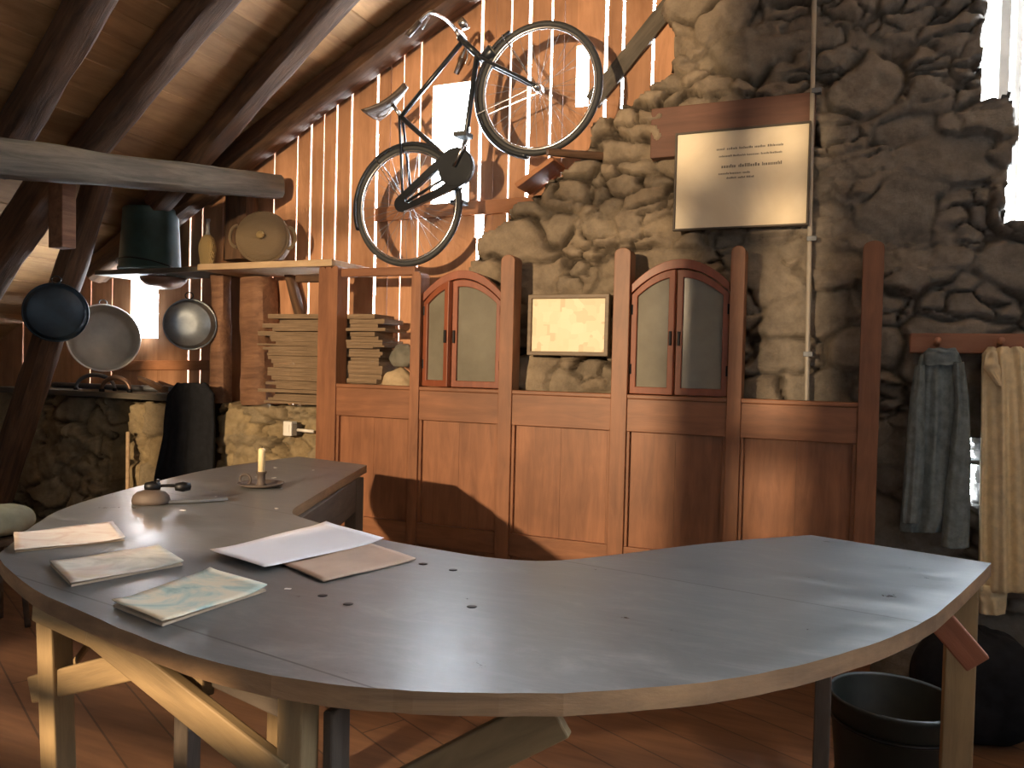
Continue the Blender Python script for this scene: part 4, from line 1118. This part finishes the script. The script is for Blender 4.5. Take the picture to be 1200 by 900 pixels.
# old flat iron
c = atz(177,590,TT); 
t = thing('flat_iron', (c.x,c.y,TT), 'small brown iron tool with black grip and grey blade left of the candle', 'iron tool')
ang = math.radians(28); mI = Matrix.Translation((c.x,c.y,TT)) @ Matrix.Rotation(ang,4,'Z')
v = []; f = []
prof = [(0,.060),(.012,.062),(.030,.054),(.044,.036),(.050,.016),(.052,0)]
MB().lathe([(.058,0),(.060,.010),(.056,.026),(.044,.038),(.022,.045),(0,.046)], mI @ Matrix.Diagonal((1.0,.66,1,1)), 32).build('body', M_tool, t, True)
mB = mI @ Matrix.Rotation(math.radians(14),4,'Z')
MB().prism([(.03,-.024),(.15,-.018),(.235,.004),(.22,.020),(.03,.024)], .010, mB @ Matrix.Rotation(-math.pi/2,4,'X') @ Matrix.Translation((0,-.011,0))).build('blade', M_grey, t, bevel=.002)
MB().tube(spline([mB @ Vector((-.005,0,.044)), mB @ Vector((.02,0,.056)), mB @ Vector((.07,0,.056)), mB @ Vector((.10,0,.048))]), .005, 8).build('handle', M_iron, t, True)
for x, z in ((0.004,.056), (.095,.052)):
    MB().lathe([(0,-.026),(.012,-.023),(.017,0),(.012,.023),(0,.026)], mB @ Matrix.Translation((x,0,z)) @ Matrix.Rotation(math.pi/2,4,'Y'), 18).build('grip_knob', M_iron, t, True)
MB().tube([mB @ Vector((.018,0,.056)), mB @ Vector((.020,0,.078))], .006, 8).build('screw', M_iron, t, True)
for p in ((496,661), (531,668), (408,708), (378,698), (553,711)):
    c = atz(*p, TZ); MB().lathe([(.010,.0),(.010,.0008),(.007,.0015),(0,.0016)], Matrix.Translation((c.x,c.y,TZ)), 14).build('nail_head', M_iron, table, True)
# white scraps
SC = [((214,598),.011,'white paper scrap beside the brown iron tool'), ((321,560),.011,'white paper scrap just right of the candle holder'), ((324,596),.009,'small white scrap between candle and table corner'),
      ((323,548),.009,'faint white scrap behind the candle'), ((253,582),.007,'tiny white scrap midway between iron tool and candle'), ((337,690),.008,'white paper scrap in front of the tan booklet'),
      ((367,551),.007,'tiny pale scrap near the far end of the table arm'), ((300,559),.006,'tiny pale scrap left of the candle')]
sp = None
for i, (p, s, lab) in enumerate(SC):
    c = atz(*p, TT)
    if sp is None:
        mb = MB(); pts = []
        for k in range(9):
            a = 2*math.pi*k/9; r_ = 1+.25*math.sin(k*2.4); pts.append((r_*math.cos(a), r_*.62*math.sin(a)))
        n9 = 9
        v = [Vector((x,y,.0)) for x,y in pts]+[Vector((x*.97,y*.97,.10+.05*math.sin(3*x))) for x,y in pts]
        mb.add(v, [tuple(range(8,-1,-1)), tuple(range(9,18))]+[(k,(k+1)%9,9+(k+1)%9,9+k) for k in range(9)])
        sp = mb.build('paper_scrap', M_scrap); o = sp
    else: o = sp.copy(); col.objects.link(o)
    o.location = c; o.scale = (s,s,s*.8); o.rotation_euler = (0,0,i*1.3); tag(o, lab, 'scrap', 'white scraps on the table')

# ------------------------------------------------------------------ around the table
def sack(name, c, r, h, mat, label, cat, seed, sx=1.0):
    v = []; f = []; n = 32; m = 26
    for j in range(m+1):
        t_ = j/m; a = -math.pi/2*.98+math.pi*.98*t_
        for k in range(n):
            b_ = 2*math.pi*k/n
            rr = r*(math.cos(a)**.55)*(1+.14*noise.noise(Vector((math.cos(b_)*1.6+seed, math.sin(b_)*1.6, t_*3)))+.05*math.sin(7*b_+3*t_))
            v.append((c.x+rr*math.cos(b_)*sx, c.y+rr*math.sin(b_), c.z+h*(.5+.5*math.sin(a))*(1+.05*noise.noise(Vector((math.cos(b_)*2, math.sin(b_)*2+seed, t_*2))))))
    for j in range(m):
        for k in range(n): f.append((j*n+k, j*n+(k+1)%n, (j+1)*n+(k+1)%n, (j+1)*n+k))
    f += [tuple(range(n))[::-1], tuple(m*n+k for k in range(n))]
    z0 = min(q[2] for q in v); v = [(q[0],q[1],q[2]-z0+c.z) for q in v]
    o = MB().add(v, f).build(name, mat, None, True); recentre(o); return tag(o, label, cat)
q = at(0,612,2.7)
t = thing('small_stool', (q.x,2.7,0), 'dark wooden stool behind the left edge of the table, under a pale bundle', 'stool')
MB().lathe([(.15,q.z-.10),(.16,q.z-.095),(.16,q.z-.07),(.15,q.z-.065),(0,q.z-.065)], Matrix.Translation((q.x,2.7,0)), 28).build('seat', M_legd, t, True)
for k in range(3):
    a_ = 2.1*k+.4; MB().tube([(q.x+.15*math.cos(a_),2.7+.15*math.sin(a_),0),(q.x+.10*math.cos(a_),2.7+.10*math.sin(a_),q.z-.098)], .014, 10).build('leg', M_legd, t, True)
sack('cloth_bundle', Vector((q.x,2.7,q.z-.063)), .15, .15, M_sack, 'pale greenish cloth bundle rising behind the left edge of the table', 'bundle', 3)
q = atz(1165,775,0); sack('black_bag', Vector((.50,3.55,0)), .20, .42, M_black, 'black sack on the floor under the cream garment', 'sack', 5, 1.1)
q = atz(1187,800,0); sack('white_rag', Vector((q.x,q.y,0)), .055, .06, M_rag, 'crumpled white rag on the floor at the right edge', 'rag', 9, 1.4)
q = at(1050,770,2.75)
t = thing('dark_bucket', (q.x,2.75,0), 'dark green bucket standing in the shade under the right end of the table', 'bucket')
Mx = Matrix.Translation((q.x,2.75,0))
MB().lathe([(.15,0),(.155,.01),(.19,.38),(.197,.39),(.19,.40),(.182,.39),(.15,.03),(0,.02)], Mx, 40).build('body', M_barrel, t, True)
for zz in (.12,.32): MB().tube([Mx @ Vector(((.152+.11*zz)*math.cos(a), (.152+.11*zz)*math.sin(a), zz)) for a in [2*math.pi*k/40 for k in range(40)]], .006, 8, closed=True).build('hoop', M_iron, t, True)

# ------------------------------------------------------------------ light
w = bpy.data.worlds.new('daylight'); sc.world = w; w.use_nodes = True
bg = w.node_tree.nodes['Background']; nt = w.node_tree
tcw = nt.nodes.new('ShaderNodeTexCoord'); sw = nt.nodes.new('ShaderNodeSeparateXYZ'); nt.links.new(tcw.outputs['Generated'], sw.inputs[0])
# bright hazy sky beyond the gable, dimmed behind the viewer to hold back front light
mw = nt.nodes.new('ShaderNodeMath'); mw.operation = 'MULTIPLY_ADD'; mw.inputs[1].default_value = .5; mw.inputs[2].default_value = .5; nt.links.new(sw.outputs[1], mw.inputs[0])
cw_ = ramp(nt, mw.outputs[0], [(.0, (.013,.0145,.016)), (.40, (.03,.034,.040)), (.62, (.25,.285,.32)), (.82, (.80,.90,1.0))])
nt.links.new(cw_, bg.inputs[0]); bg.inputs[1].default_value = 80.0
ld = bpy.data.lights.new('low_warm_light', 'POINT'); ld.energy = 2200; ld.color = (1.0,.72,.43); ld.shadow_soft_size = .05
lo = bpy.data.objects.new('low_warm_light', ld); col.objects.link(lo); lo.location = LAMP

vs = sc.view_settings; vs.view_transform = 'Standard'; vs.look = 'None'; vs.gamma = 1; vs.use_curve_mapping = False; vs.exposure = 0.0
sc.cycles.use_denoising = True
sc.cycles.max_bounces = 10; sc.cycles.diffuse_bounces = 6
